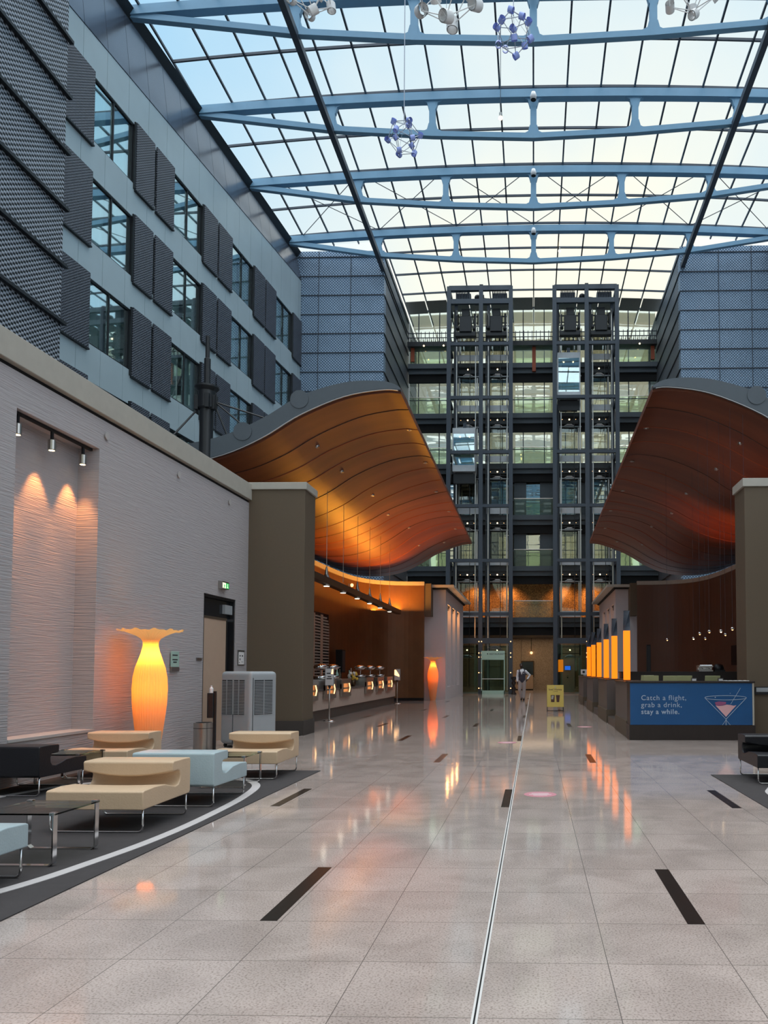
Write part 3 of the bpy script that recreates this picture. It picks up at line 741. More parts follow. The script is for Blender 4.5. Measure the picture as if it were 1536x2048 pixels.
def canopy(sgn, label):
    t = thing('copper_canopy', label, 'canopy', (0, 0, 0))
    NS, NV = 54, 40; b = MB()
    for side, dz in ((0, 0), (1, 0.14)):
        for i in range(NV + 1):
            for j_ in range(NS + 1): b.v.append(can(j_ / NS, i / NV, sgn, dz))
    o_ = (NV + 1) * (NS + 1); W_ = NS + 1
    for i in range(NV):
        for j_ in range(NS):
            q = (i * W_ + j_, i * W_ + j_ + 1, (i + 1) * W_ + j_ + 1, (i + 1) * W_ + j_)
            b.f.append(q); b.mi.append(0); b.f.append(tuple(o_ + k for k in q[::-1])); b.mi.append(1)
    for i in range(NV):
        for j_ in (0, NS): b.f.append((i * W_ + j_, (i + 1) * W_ + j_, o_ + (i + 1) * W_ + j_, o_ + i * W_ + j_)); b.mi.append(0)
    for j_ in range(NS):
        for i in (0, NV): b.f.append((i * W_ + j_, i * W_ + j_ + 1, o_ + i * W_ + j_ + 1, o_ + i * W_ + j_)); b.mi.append(0)
    b.build('skin', ['copper_skin', 'slate'], t, smooth=True).data.set_sharp_from_angle(angle=0.6)
    # seams between the sheets
    vs = [0.05, 0.115, 0.18, 0.25, 0.32, 0.39, 0.46, 0.53, 0.60, 0.67, 0.74, 0.81, 0.88, 0.95]
    for k, v in enumerate(vs):
        b = MB(); P = [can(j_ / 40, v + 0.012 * math.sin(j_ / 40 * 5 + k), sgn, 0.0) for j_ in range(41)]
        b.tube([(x, y, z - 0.002) for x, y, z in P], 0.012, 5); b.build('panel_seam', 'rust' if k % 3 else 'wood_dark', t)
    # grey front fascia following the profile
    b = MB(); P = []
    for j_ in range(41):
        s = j_ / 40; x, y, z = can(s, 0, sgn); hgt = 0.05 + 0.40 * min(1, s * 3.0)
        P.append((x, z, hgt))
    def fb(k): x, z, h_ = P[k]; return [(x, CY0 - 0.12, z + 0.06), (x, CY0 - 0.12, z + 0.06 + h_), (x, CY0 + 0.10, z + 0.06 + h_), (x, CY0 + 0.10, z + 0.06)]
    for k in range(40):
        b.add(fb(k) + fb(k + 1), [(0, 4, 5, 1), (1, 5, 6, 2), (2, 6, 7, 3), (3, 7, 4, 0)] + ([(0, 1, 2, 3)] if k == 0 else []) + ([(7, 6, 5, 4)] if k == 39 else []))
    fz = b.build('front_fascia', 'slate', t, smooth=False)
    b = MB(); 
    for k in range(1, 40): x, z, h_ = P[k]; x2, z2, h2 = P[k + 1]; b.bar((x, CY0 - 0.13, z + 0.03), (x2, CY0 - 0.13, z2 + 0.03), 0.03, 0.02)
    b.build('light_edge', 'brushed', fz)
    for s in (0.335, 0.50):
        x, y, z = can(s, 0, sgn); b = MB(); b.prism([(x + 0.22 * math.cos(a * PI / 10), z + 0.42 + 0.22 * math.sin(a * PI / 10)) for a in range(20)], lambda a, c, d: (a, d, c), CY0 - 0.14, CY0 + 0.1)
        b.build('lug_plate', 'slate', fz)
    for s, v in ((0.08, 0.13), (0.08, 0.28), (0.10, 0.45), (0.08, 0.62), (0.10, 0.8), (0.36, 0.09), (0.36, 0.2), (0.34, 0.35), (0.36, 0.5), (0.34, 0.66), (0.36, 0.82), (0.22, 0.9)):
        x, y, z = can(s, v, sgn); b = MB(); b.lathe([(0.055, -0.02), (0.075, -0.02), (0.075, 0.04), (0.055, 0.04)], 14, (x, y, z)); 
        d = b.build('downlight_ring', 'steel', t); MB().sphere((x, y, z - 0.005), 0.035, 8, 5).build('downlight_lens', 'apron_white', d)
    return t
canopy(-1, 'left copper canopy with a wavy underside glowing orange over the buffet')
canopy(1, 'right copper canopy with a wavy dark red underside over the bar')

# ================================================================ CURVED BAY WALLS
def bay_wall(sgn, name, m_, capm):
    P = [(-5.25, 36.5), (-6.2, 36.42), (-7.1, 36.1), (-7.8, 35.3), (-8.2, 34.0), (-8.4, 32), (-8.5, 29), (-8.5, 25), (-8.5, 21), (-8.5, 17.4)]
    pts = []
    for i in range(len(P) - 1):
        for k in range(5): pts.append(crv(P, (i + k / 5) / (len(P) - 1)))
    pts.append(P[-1])
    tr = lambda x: x if sgn < 0 else -x - 0.35
    def strip(z0, z1, th, off, m2, nm2, par=None):
        b = MB()
        nrm = []
        for i in range(len(pts)):
            a = Vector(pts[max(i - 1, 0)]); c = Vector(pts[min(i + 1, len(pts) - 1)]); d = (c - a).normalized(); nrm.append((d.y, -d.x))
        for i in range(len(pts) - 1):
            q = []
            for j_ in (i, i + 1):
                x, y = pts[j_]; nx, ny = nrm[j_]
                for o in (off, off + th):
                    q.append((x - nx * -o * 1.0, y - ny * -o * 1.0))
            A, Bq, C, D = q
            b.add([(tr(A[0]), A[1], z0), (tr(Bq[0]), Bq[1], z0), (tr(D[0]), D[1], z0), (tr(C[0]), C[1], z0), (tr(A[0]), A[1], z1), (tr(Bq[0]), Bq[1], z1), (tr(D[0]), D[1], z1), (tr(C[0]), C[1], z1)],
                  [(4, 5, 6, 7), (3, 2, 1, 0), (0, 3, 7, 4), (1, 5, 6, 2)] + ([(0, 4, 5, 1)] if i == 0 else []) + ([(3, 2, 6, 7)] if i == len(pts) - 2 else []))
        return b.build(nm2, m2, par, smooth=False)
    wl_ = struct(strip(0, 5.5, 0.25, 0.0, m_, name), 'curved rear wall of the bay')
    strip(5.5, 5.68, 0.36, -0.06, capm, 'coping', wl_)
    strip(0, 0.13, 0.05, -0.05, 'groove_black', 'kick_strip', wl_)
    return wl_
bwl = bay_wall(-1, 'wall_bay_left', 'gold_wall', 'pale_cap')
bwr = bay_wall(1, 'wall_bay_right', 'brown_wall', 'pale_cap')
# white end blocks with three lit slits
def block(sgn, nm_):
    tr = (lambda x: x) if sgn < 0 else (lambda x: -x - 0.35)
    def bx(b, x0, x1, y0, y1, z0, z1):
        a, c = sorted((tr(x0), tr(x1))); return b.box(a, c, y0, y1, z0, z1)
    b = MB(); bx(b, -8.3, -4.6, 37.3, 46.5, 0, 5.4)
    SL = [(38.1, 39.7), (40.4, 41.9), (42.8, 44.3)]
    ys = [37.3] + [v for s in SL for v in s] + [46.5]
    for i in range(0, len(ys), 2): bx(b, -4.6, -4.31, ys[i], ys[i + 1], 0, 5.4)
    for a, c in SL: bx(b, -4.6, -4.31, a, c, 0, 0.62); bx(b, -4.6, -4.31, a, c, 4.74, 5.4)
    o = struct(b.build('wall_block_' + nm_, 'lilac_white'), 'white end block with three tall slits')
    b = MB(); bx(b, -5.32, -3.86, 36.75, 46.6, 5.44, 5.56); b.build('roof_plate', 'pale_cap', o)
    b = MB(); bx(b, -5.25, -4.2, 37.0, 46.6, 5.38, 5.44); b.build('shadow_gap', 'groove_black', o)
    b = MB(); bx(b, -5.28, -4.93, 36.55, 37.3, 4.05, 5.6); b.build('beam_box', 'taupe', o)
    for a, c in SL:
        b = MB(); bx(b, -4.5, -4.36, a + 0.2, c - 0.2, 4.66, 4.72); bx(b, -4.46, -4.40, a + 0.35, a + 0.45, 4.5, 4.66); bx(b, -4.46, -4.40, c - 0.45, c - 0.35, 4.5, 4.66)
        b.build('slit_lamp', 'black_paint', o)
        light('slit_light', 'POINT', (tr(-4.40), (a + c) / 2, 4.4), 24 if sgn < 0 else 3, (1, 0.42, 0.12), shadow_soft_size=0.06)
block(-1, 'left'); block(1, 'right')

# mast with stays behind the white wall
t = thing('cable_mast', 'black round mast with a collar and stay cables behind the white wall', 'mast', (-7.82, 17.9, 4.9))
MB().lathe([(0.155, 0), (0.155, 2.75), (0.2, 2.8), (0.2, 2.86), (0.2, 3.2), (0.28, 3.28), (0.28, 3.32)], 20).build('pole', 'black_paint', t, smooth=True).data.set_sharp_from_angle(angle=0.6)
MB().lathe([(0.075, 3.3), (0.075, 4.0), (0.05, 4.02), (0.05, 4.55)], 12).build('spike', 'black_paint', t)
for a in ((0.18, -0.05), (0.2, 0.0), (0.1, -0.2), (-0.22, -0.05)):
    MB().box(a[0] - 0.05, a[0] + 0.05, a[1] - 0.05, a[1] + 0.05, 2.75, 3.1).build('clevis', 'black_paint', t, bevel=0.01)
for e_, sx_ in (((1.78, 0.1, 2.45), 0.2), ((1.15, 0.05, 2.15), 0.2), ((0.62, 0.05, 1.85), 0.16), ((-0.75, -1.2, 1.2), -0.2)):
    MB().tube([(sx_, 0, 2.95 if sx_ > 0 else 2.8), e_], 0.022, 6).build('stay_cable', 'black_paint', t)

# wall-top uplight beam of the buffet
t = thing('light_beam', 'long dark lighting beam with round downlights hung over the buffet', 'light fixture', (-6.2, 26.9, 4.0), group='buffet lighting')
MB().box(-0.12, 0.12, -8.6, 8.0, 0, 0.2).build('beam', 'bronze_metal', t, bevel=0.01)
for i in range(6):
    y = -4.2 + 2.0 * i
    d = MB().lathe([(0.09, -0.05), (0.11, 0.0)], 14, (0.0, y, 0)).build('lamp_cup', 'steel', t)
    MB().lathe([(0.085, -0.052), (0.085, -0.04)], 14, (0.0, y, 0)).build('lens', 'lamp_white', d)
    if i != 1:
        MB().lathe([(0.1, 0.2), (0.06, 0.3), (0.03, 0.5), (0.012, 0.55)], 12, (0, y, 0)).build('hanger_cone', 'dim_glow' if i == 9 else 'steel', t)
    MB().tube([(0, y, 0.3), (0, y, 2.85)], 0.008, 5).build('hanger_rod', 'steel', t)
    light('beam_down', 'SPOT', (-6.2, 26.9 + y, 3.92), 9, (1, 0.6, 0.3), spot_size=1.5, spot_blend=0.7, shadow_soft_size=0.08)
light('canopy_uplight', 'AREA', (-6.5, 32.0, 4.32), 400, (1, 0.38, 0.035), rot=(PI, 0, 0), shape='RECTANGLE', size=0.25, size_y=9)
light('wall_uplight', 'AREA', (-6.5, 35.7, 4.25), 90, (1, 0.45, 0.08), rot=(PI, 0, 0), shape='RECTANGLE', size=2.4, size_y=0.2)
light('bar_uplight', 'SPOT', (6.2, 27.5, 2.6), 560, (1, 0.26, 0.08), rot=(PI, math.radians(12), 0), spot_size=1.3, spot_blend=0.9, shadow_soft_size=0.2)
light('bar_uplight', 'SPOT', (5.9, 21.0, 2.2), 170, (1, 0.26, 0.08), rot=(PI, math.radians(10), 0), spot_size=1.2, spot_blend=0.9, shadow_soft_size=0.2)
# ================================================================ LOUNGE AREA
def rug(name, label, x0, x1, y0, y1, ring):
    o = tag(MB().box(x0, x1, y0, y1, 0.0, 0.008).build(name, 'carpet'), label, 'rug')
    if ring:
        pts = []; n = len(ring)
        for i in range(n):
            for k in range(8):
                u = k / 8; p = [ring[(i + d) % n] for d in (-1, 0, 1, 2)]
                pts.append(tuple(0.5 * (2 * p[1][q] + (p[2][q] - p[0][q]) * u + (2 * p[0][q] - 5 * p[1][q] + 4 * p[2][q] - p[3][q]) * u * u + (3 * p[1][q] - p[0][q] - 3 * p[2][q] + p[3][q]) * u ** 3) for q in (0, 1)))
        b = MB(); m_ = len(pts); cxx = sum(p[0] for p in pts) / m_; cyy = sum(p[1] for p in pts) / m_
        vs = []
        for i, p in enumerate(pts):
            a = Vector(pts[i - 1]); c = Vector(pts[(i + 1) % m_]); d = (c - a).normalized(); nn = Vector((d.y, -d.x))
            if nn.dot(Vector((cxx, cyy)) - Vector(p)) < 0: nn = -nn
            q = Vector(p) + nn * 0.10; vs += [(p[0], p[1], 0.0085), (q.x, q.y, 0.0085), (q.x, q.y, 0.0125), (p[0], p[1], 0.0125)]
        fs = []
        for i in range(m_):
            j_ = (i + 1) % m_
            for k in range(4): fs.append((i * 4 + k, i * 4 + (k + 1) % 4, j_ * 4 + (k + 1) % 4, j_ * 4 + k))
        b.add(vs, fs); b.build('pale_band', 'carpet_light', o)
    return o
rug('lounge_rug', 'dark charcoal rug with a pale oval band under the lounge chairs on the left', -6.42, -3.06, 2.6, 11.0,
    [(-4.0, 3.6), (-3.42, 4.92), (-3.24, 5.8), (-3.16, 6.6), (-3.16, 7.5), (-3.24, 8.7), (-3.45, 9.65), (-3.95, 10.15), (-4.8, 10.1), (-5.6, 9.78), (-6.0, 9.1), (-6.2, 7.5), (-6.1, 5.6), (-5.4, 4.0)])
rug('lounge_rug', 'dark charcoal rug at the right edge beneath the black lounge chair', 2.43, 6.4, 4.0, 10.7,
    [(3.5, 4.6), (2.95, 6.0), (2.7, 7.5), (2.68, 8.8), (2.78, 9.35), (3.1, 9.7), (4.2, 9.6), (5.2, 9.0), (5.9, 7.0), (5.0, 5.0)])

def lounge(label, lm, loc, rz, group=None):
    t = thing('lounge_chair', label, 'lounge chair', (loc[0], loc[1], 0.008), rz, group or 'low lounge chairs on the rugs')
    NSX = 12; b = MB(); rows = []
    for i in range(NSX + 1):
        u = -1 + 2 * i / NSX; x = 0.435 * u; bl = 0.05 * (1 - u * u); dip = 0.012 * (1 - u * u)
        rows.append([(x, y, z) for y, z in ((-0.465, 0.205), (-0.465, 0.362), (-0.44, 0.372), (-0.25, 0.382 - dip), (-0.05, 0.372 - dip), (0.06, 0.345 - dip), (0.15, 0.325 - dip), (0.215, 0.335), (0.245, 0.37), (0.255, 0.42), (0.235, 0.462 - bl * 0.5),
                                            (0.19, 0.475 - bl * 0.8), (0.12, 0.47 - bl), (0.098, 0.478 - bl), (0.092, 0.552), (0.11, 0.566), (0.30, 0.569), (0.452, 0.566), (0.465, 0.552), (0.465, 0.235), (0.44, 0.215))])
    m_ = len(rows[0])
    for r in rows: b.v += r
    for i in range(NSX):
        for k in range(m_): b.f.append((i * m_ + k, i * m_ + (k + 1) % m_, (i + 1) * m_ + (k + 1) % m_, (i + 1) * m_ + k)); b.mi.append(0)
    b.f.append(tuple(range(m_))); b.mi.append(0); b.f.append(tuple(NSX * m_ + k for k in range(m_))[::-1]); b.mi.append(0)
    o = b.build('upholstered_shell', lm, t, smooth=True, bevel=0.016, seg=3)
    o.data.set_sharp_from_angle(angle=math.radians(50))
    for y in (-0.42, 0.42):
        z = 0.215; r = 0.04; P = [(-0.415, y, z)]
        for a in range(5): an = PI + a * PI / 8; P.append((-0.415 + r + r * math.cos(an), y, r + 0.009 + r * math.sin(an)))
        for a in range(5): an = 1.5 * PI + a * PI / 8; P.append((0.415 - r + r * math.cos(an), y, r + 0.009 + r * math.sin(an)))
        P.append((0.415, y, z))
        MB().tube(P, 0.009, 8).build('sled_leg', 'chrome', t, smooth=True)
    return t
CH = [('beige leather low lounge chair in the foreground, facing the camera', 'beige_leather', (-3.87, 7.18), 0),
      ('beige leather low lounge chair farthest right, before the air cooler', 'beige_leather', (-3.80, 10.50), 0),
      ('beige leather low lounge chair in the corner below the tall glowing lamp', 'beige_leather', (-5.80, 10.52), 0),
      ('pale blue leather lounge chair seen from behind, behind the front beige one', 'blue_leather', (-3.78, 8.46), PI),
      ('pale blue leather lounge chair cut off at the lower left edge', 'blue_leather', (-3.96, 4.86), PI),
      ('black leather lounge chair seen from behind at the left edge', 'black_leather', (-6.03, 9.06), PI),
      ('black leather lounge chair at the right edge before the bar', 'black_leather', (3.24, 10.24), 0)]
for c in CH: lounge(*c)

t = thing('coffee_table', 'square glass coffee table on chrome band legs in the foreground', 'coffee table', (-3.79, 5.87, 0.008), 0, 'glass coffee tables')
MB().box(-0.29, 0.29, -0.29, 0.29, 0.372, 0.384).build('glass_top', 'table_glass', t, bevel=0.002)
for y in (-0.27, 0.27):
    b = MB(); x = 0.275
    P = [(-x, 0.385), (-x, 0.03), (-x + 0.03, 0.006), (x - 0.03, 0.006), (x, 0.03), (x, 0.385)]
    for (xa, za), (xb, zb) in zip(P, P[1:]): b.bar((xa, y, za), (xb, y, zb), 0.05, 0.010, up=(0, 0, 1) if abs(zb - za) < 0.1 else (1, 0, 0))
    l = b.build('leg_loop', 'chrome', t)
    MB().box(-x - 0.012, -x + 0.035, y - 0.02, y + 0.02, 0.366, 0.392).box(x - 0.035, x + 0.012, y - 0.02, y + 0.02, 0.366, 0.392).each('clamp', 'chrome', l, bevel=0.003)
copy_thing(t, (-5.95, 9.77, 0.008), 0, 'square glass coffee table between the black chair and the corner beige chair')
copy_thing(t, (-3.80, 9.60, 0.008), 0, 'square glass coffee table between the pale blue chair and the farther beige chair')
copy_thing(t, (3.235, 9.38, 0.008), 0, 'square glass coffee table cut off at the right edge before the black chair')

# tall pleated lamps
def vase_lamp(label, loc, energy, col):
    t = thing('floor_lamp', label, 'floor lamp', loc, 0, 'tall vase shaped lamps')
    prof = [(0.125, 0.0), (0.15, 0.15), (0.175, 0.35), (0.20, 0.55), (0.225, 0.75), (0.243, 0.95), (0.25, 1.15), (0.24, 1.33), (0.212, 1.48), (0.17, 1.6), (0.13, 1.72), (0.108, 1.82), (0.112, 1.88), (0.14, 1.93), (0.2, 1.97), (0.29, 2.01), (0.38, 2.045), (0.465, 2.06)]
    n = 160
    def md(a, z): return 1 + 0.022 * math.sin(40 * a + 1.2 * math.sin(3 * a)) * (1 if z > 0.05 else 0.2) + (0.03 * math.sin(7 * a + 1) if z > 2.0 else 0)
    b = MB().lathe(prof, n, (0, 0, 0), md, cap=False)
    b.v = [(x, y, z + (0.012 * math.sin(11 * math.atan2(y, x)) + 0.008 * math.sin(23 * math.atan2(y, x)) if z > 2.05 else 0)) for x, y, z in b.v]
    sh = b.build('pleated_shade', 'lamp_fabric', t, smooth=True)
    MB().lathe([(0.12, 0), (0.12, 0.02)], 24).build('base_plate', 'steel', t)
    MB().tube([(0, 0, 0.02), (0, 0, 1.5)], 0.012, 8).build('stem', 'steel', t)
    MB().sphere((0, 0, 1.60), 0.045, 12, 8).build('bulb', 'lamp_warm', t)
    light('lamp_light', 'POINT', (0, 0, 1.66), energy, col, parent=t, shadow_soft_size=0.05)
    light('lamp_light', 'POINT', (0, 0, 1.15), energy * 0.3, col, parent=t, shadow_soft_size=0.08)
    return t
vase_lamp('tall pleated vase-shaped lamp glowing orange beside the niche', (-5.94, 11.75, 0), 24, (1, 0.40, 0.07))
vase_lamp('distant pleated vase-shaped lamp glowing red orange by the white block', (-4.84, 36.7, 0), 14, (1, 0.24, 0.06))

# niche track with three spots
t = thing('track_light', 'black ceiling track with three small spotlights in the wall niche', 'track light', (XW(10.2) - 0.10, 10.2, 4.70))
MB().box(-0.02, 0.02, -0.86, 0.93, 0, 0.035).build('track_rail', 'groove_black', t)
for dy in (-0.70, 0.0, 0.72):
    s_ = MB().lathe([(0.045, -0.26), (0.05, -0.25), (0.05, -0.12), (0.03, -0.11)], 14, (0.0, dy, 0)).build('spot_head', 'steel', t, smooth=False)
    MB().box(-0.012, 0.012, dy - 0.02, dy + 0.02, -0.12, 0).build('stirrup', 'black_paint', s_)
    MB().lathe([(0.036, -0.262), (0.036, -0.255)], 12, (0.0, dy, 0)).build('spot_lens', 'lamp_warm', s_)
    light('niche_spot', 'SPOT', (0.0, dy, -0.28), 100, (1, 0.36, 0.10), rot=(0, math.radians(9), 0), parent=t, spot_size=1.0, spot_blend=0.6, shadow_soft_size=0.03)

for i_, (yy, zz, lb) in enumerate(((11.3, 4.98, 'above the niche corner'), (13.6, 4.98, 'above the wall plaque'), (15.85, 4.98, 'above the exit sign'))):
    o = MB().lathe([(0.035, 0), (0.035, 0.02), (0.06, 0.02), (0.06, 0.03)], 14).build('wall_sensor', 'smooth_white'); o.location = (XW(yy) + 0.0, yy, zz); o.rotation_euler = (0, PI / 2, 0)
    tag(o, 'small round white sensor high on the white wall ' + lb, 'sensor')

# sliding door in the left wall
d = struct(thing('door_1', loc=(0, 0, 0)), 'beige door leaf in a tall black frame')
b = MB(); b.hexa(LW, -0.4, -0.02, DY0, DY0 + 0.07, 0, DZ); b.hexa(LW, -0.4, -0.02, DY1 - 0.06, DY1, 0, DZ); b.hexa(LW, -0.4, -0.02, DY0, DY1, DZ - 0.05, DZ); b.build('frame', 'black_paint', d)
MB().hexa(LW, -0.35, -0.10, DY0 + 0.07, DY1 - 0.06, DZ - 0.42, DZ - 0.05).build('header_box', 'dark_glass', d)
MB().hexa(LW, -0.12, -0.06, DY0 + 0.05, DY1 - 0.3, DZ - 0.47, DZ - 0.42).build('closer_bar', 'steel', d)
MB().hexa(LW, -0.10, -0.04, DY1 - 0.45, DY1 - 0.08, DZ - 0.33, DZ - 0.14).build('closer_box', 'grey_plastic', d)
MB().hexa(LW, -0.12, -0.07, DY0 + 0.07, 16.0, 0.0, DZ - 0.47).build('door_leaf', 'door_beige', d)
MB().hexa(LW, -0.16, -0.14, 16.0, DY1 - 0.06, 0.0, DZ - 0.47).build('side_light', 'dark_glass', d)
MB().hexa(LW, -0.2, -0.06, 15.98, 16.04, 0.0, DZ - 0.47).build('jamb_post', 'black_paint', d)

def wbox(name, mt_, y0, y1, z0, z1, d0, d1, par=None, bev=0.003): return MB().hexa(LW, d0, d1, y0, y1, z0, z1).build(name, mt_, par, bevel=bev)
t = thing('exit_sign', 'small lit green and white exit sign above the door', 'exit sign', (0, 0, 0))
wbox('housing', 'steel', 15.38, 15.72, 3.10, 3.26, 0.0, 0.09, t); wbox('white_panel', 'exit_white', 15.40, 15.55, 3.12, 3.23, 0.09, 0.094, t, 0); wbox('green_panel', 'exit_green', 15.56, 15.70, 3.12, 3.23, 0.09, 0.094, t, 0)
b = MB(); b.hexa(LW, 0.094, 0.097, 15.455, 15.475, 3.14, 3.20); b.hexa(LW, 0.094, 0.097, 15.475, 15.51, 3.165, 3.18); b.hexa(LW, 0.094, 0.097, 15.44, 15.49, 3.13, 3.14); b.build('running_figure', 'exit_green', t)
b = MB(); b.hexa(LW, 0.094, 0.097, 15.62, 15.64, 3.14, 3.215); b.hexa(LW, 0.094, 0.097, 15.60, 15.66, 3.135, 3.15); b.build('arrow', 'exit_white', t)
t = thing('wall_plaque', 'small grey glass plaque with dark lettering beside the tall lamp', 'sign', (0, 0, 0))
wbox('plate', 'glass_green_solid', 13.42, 13.72, 1.50, 1.78, 0.02, 0.03, t); wbox('lower_plate', 'brushed', 13.42, 13.72, 1.42, 1.50, 0.02, 0.04, t)
for z, a, c in ((1.70, 13.47, 13.66), (1.62, 13.47, 13.66), (1.575, 13.5, 13.63)): wbox('text_line', 'ink', a, c, z, z + 0.022, 0.030, 0.032, t, 0)
t = thing('door_label', 'tiny dark label strip left of the door', 'sign', (0, 0, 0)); wbox('strip', 'brushed', 14.45, 14.68, 1.63, 1.68, 0.0, 0.02, t)
t = thing('evacuation_plan', 'framed evacuation plan on the wall right of the door', 'sign', (0, 0, 0))
wbox('frame', 'brushed', 16.42, 16.78, 1.55, 1.88, 0, 0.02, t); wbox('sheet', 'paper', 16.45, 16.75, 1.57, 1.84, 0.02, 0.022, t, 0)
for (y, z, w_, h_) in ((16.50, 1.74, 0.05, 0.03), (16.62, 1.74, 0.06, 0.03), (16.50, 1.66, 0.04, 0.04), (16.6, 1.62, 0.1, 0.008), (16.47, 1.60, 0.03, 0.02)): wbox('plan_mark', 'ink', y, y + w_, z, z + h_, 0.022, 0.024, t, 0)

# portable air cooler
t = thing('air_cooler', 'large grey portable air cooler with louvred vents beside the door', 'air cooler', (-5.42, 14.5, 0), math.radians(-26.6))
MB().box(-0.4, 0.4, -0.33, 0.33, 0.06, 1.42).build('body', 'grey_plastic', t, bevel=0.07, seg=4)
def vent(x0, x1, front):
    f_ = (lambda a, c, d: (a, -0.33 - d, c)) if front else (lambda a, c, d: (0.4 + d, a, c))
    b = MB(); b.hexa(lambda a, c, d: f_(a, c, d), x0, x1, 0.62, 1.26, 0.0, 0.006); v = b.build('vent', 'grille_dark', t)
    b = MB(); z = 0.635
    while z < 1.25: b.hexa(lambda a, c, d: f_(a, c, d), x0, x1, z, z + 0.012, 0.0, 0.02); z += 0.028
    b.hexa(lambda a, c, d: f_(a, c, d), (x0 + x1) / 2 - 0.004, (x0 + x1) / 2 + 0.004, 0.62, 1.26, 0.0, 0.022)
    b.build('vent_louvres', 'grey_plastic', v)
vent(-0.34, -0.08, True); vent(-0.03, 0.24, True); vent(-0.24, 0.2, False)
MB().box(-0.06, -0.05, -0.334, -0.33, 0.06, 0.62).box(0.4, 0.404, -0.28, -0.27, 0.06, 1.3).build('panel_seam', 'grille_dark', t)
for x in (-0.32, 0.32):
    for y in (-0.26, 0.26): MB().sphere((x, y, 0.035), 0.035, 10, 6).build('castor', 'black_paint', t)

t = thing('waste_bin', 'round brushed steel waste bin beside the air cooler', 'bin', (-5.95, 13.75, 0))
MB().lathe([(0.175, 0), (0.175, 0.40), (0.172, 0.405), (0.175, 0.41), (0.175, 0.50)], 32).build('drum', 'steel', t, smooth=True).data.set_sharp_from_angle(angle=0.5)
MB().lathe([(0.178, 0.40), (0.178, 0.407)], 32).lathe([(0.14, 0.5), (0.14, 0.504)], 24).build('rim_band', 'groove_black', t)
t = thing('sanitizer_stand', 'black hand sanitizer stand with a white bottle by the door', 'stand', (-5.66, 13.5, 0))
MB().box(-0.015, 0.03, -0.02, 0.02, 0.0, 1.07).build('pole', 'black_paint', t)
MB().box(-0.16, 0.12, -0.12, 0.12, 0, 0.02).build('foot_plate', 'black_paint', t, bevel=0.005)
MB().box(-0.11, 0.0, -0.06, 0.06, 0.60, 1.04).build('dispenser', 'black_paint', t, bevel=0.01)
MB().lathe([(0.035, 1.04), (0.035, 1.12), (0.015, 1.14), (0.015, 1.17)], 14, (-0.06, 0, 0)).build('bottle', 'white_ceramic', t)

# ================================================================ BUFFET (left bay)
t = thing('buffet_counter', 'long buffet counter with pale front and dark plinth in the left bay', 'counter', (-6.12, 18.0, 0))
MB().box(-0.78, 0.0, 0, 15.8, 0.30, 0.84).build('front_panel', 'counter_white', t, bevel=0.005)
MB().box(-0.78, -0.05, 0, 15.8, 0, 0.30).build('plinth', 'plinth', t)
MB().box(-0.82, 0.03, -0.02, 15.82, 0.84, 0.89).build('worktop', 'counter_dark', t, bevel=0.004)
MB().box(-0.76, -0.4, 0.2, 15.6, 0.89, 1.02).build('service_ledge', 'counter_dark', t, bevel=0.004)
nths = ['nearest, beside the taupe pier', 'second from the taupe pier', 'third, left of the yellow flowers', 'fourth, right of the yellow flowers', 'fifth from the taupe pier', 'sixth and farthest']
def warmer(y, lb):
    t = thing('food_warmer', 'steel food warmer cabinet on the buffet, ' + lb, 'food warmer', (-6.10, y, 0.60), 0, 'steel food warmers on the buffet')
    b = MB(); b.box(-0.40, 0.06, -0.62, 0.62, 0.42, 0.57); b.box(0.0, 0.06, -0.62, 0.62, 0.0, 0.15); b.box(0.0, 0.06, -0.62, -0.40, 0.15, 0.42); b.box(0.0, 0.06, 0.40, 0.62, 0.15, 0.42); b.box(-0.40, 0.06, -0.62, -0.6, 0.25, 0.42)
    b.build('casing', 'steel', t, bevel=0.004)
    MB().box(-0.02, 0.0, -0.40, 0.40, 0.13, 0.44).build('warm_window', 'box_glow', t)
    MB().tube([(0.075, 0.30, 0.14), (0.09, 0.34, 0.28), (0.075, 0.28, 0.42)], 0.018, 8).build('handle', 'dim_glow', t)  # handle given an emitted glow though it is no lamp
    return t
for y, lb in zip((20.8, 22.75, 24.65, 28.2, 30.2, 32.1), nths): warmer(y, lb)
def dish(y, lb):
    t = thing('chafing_dish', 'polished round chafing dish with its lid raised, ' + lb, 'chafing dish', (-6.32, y, 1.17), 0, 'polished chafing dishes')
    MB().lathe([(0.16, 0), (0.2, 0.03), (0.22, 0.10), (0.21, 0.10), (0.18, 0.04), (0.02, 0.03)], 20).build('pan', 'chrome', t, smooth=True)
    MB().tube([(0.0, 0.12, 0.05), (0.0, 0.14, 0.36)], 0.014, 8).build('lid_arm', 'chrome', t)
    b = MB().sphere((0, 0, 0.37), 1.0, 20, 12); b.v = [(x * 0.2, y_ * 0.24, 0.37 + (z - 0.37) * 0.10) for x, y_, z in b.v]
    b.build('lid', 'chrome', t, smooth=True)
    MB().tube([(0.2, -0.06, 0.37), (0.24, 0, 0.37), (0.2, 0.06, 0.37)], 0.01, 6).build('lid_handle', 'chrome', t)
for y, lb in zip((20.95, 22.6, 23.95, 27.7, 29.4, 31.2), ('nearest to the taupe pier', 'second from the pier', 'third, left of the flowers', 'fourth, right of the flowers', 'fifth from the pier', 'farthest of all')): dish(y, lb)
t = thing('flower_vase', 'small vase of yellow and white flowers on the buffet', 'flowers', (-6.2, 26.2, 0.89))
MB().lathe([(0.06, 0), (0.1, 0.08), (0.1, 0.2), (0.06, 0.25)], 16).build('vase', 'bronze_metal', t, smooth=True)
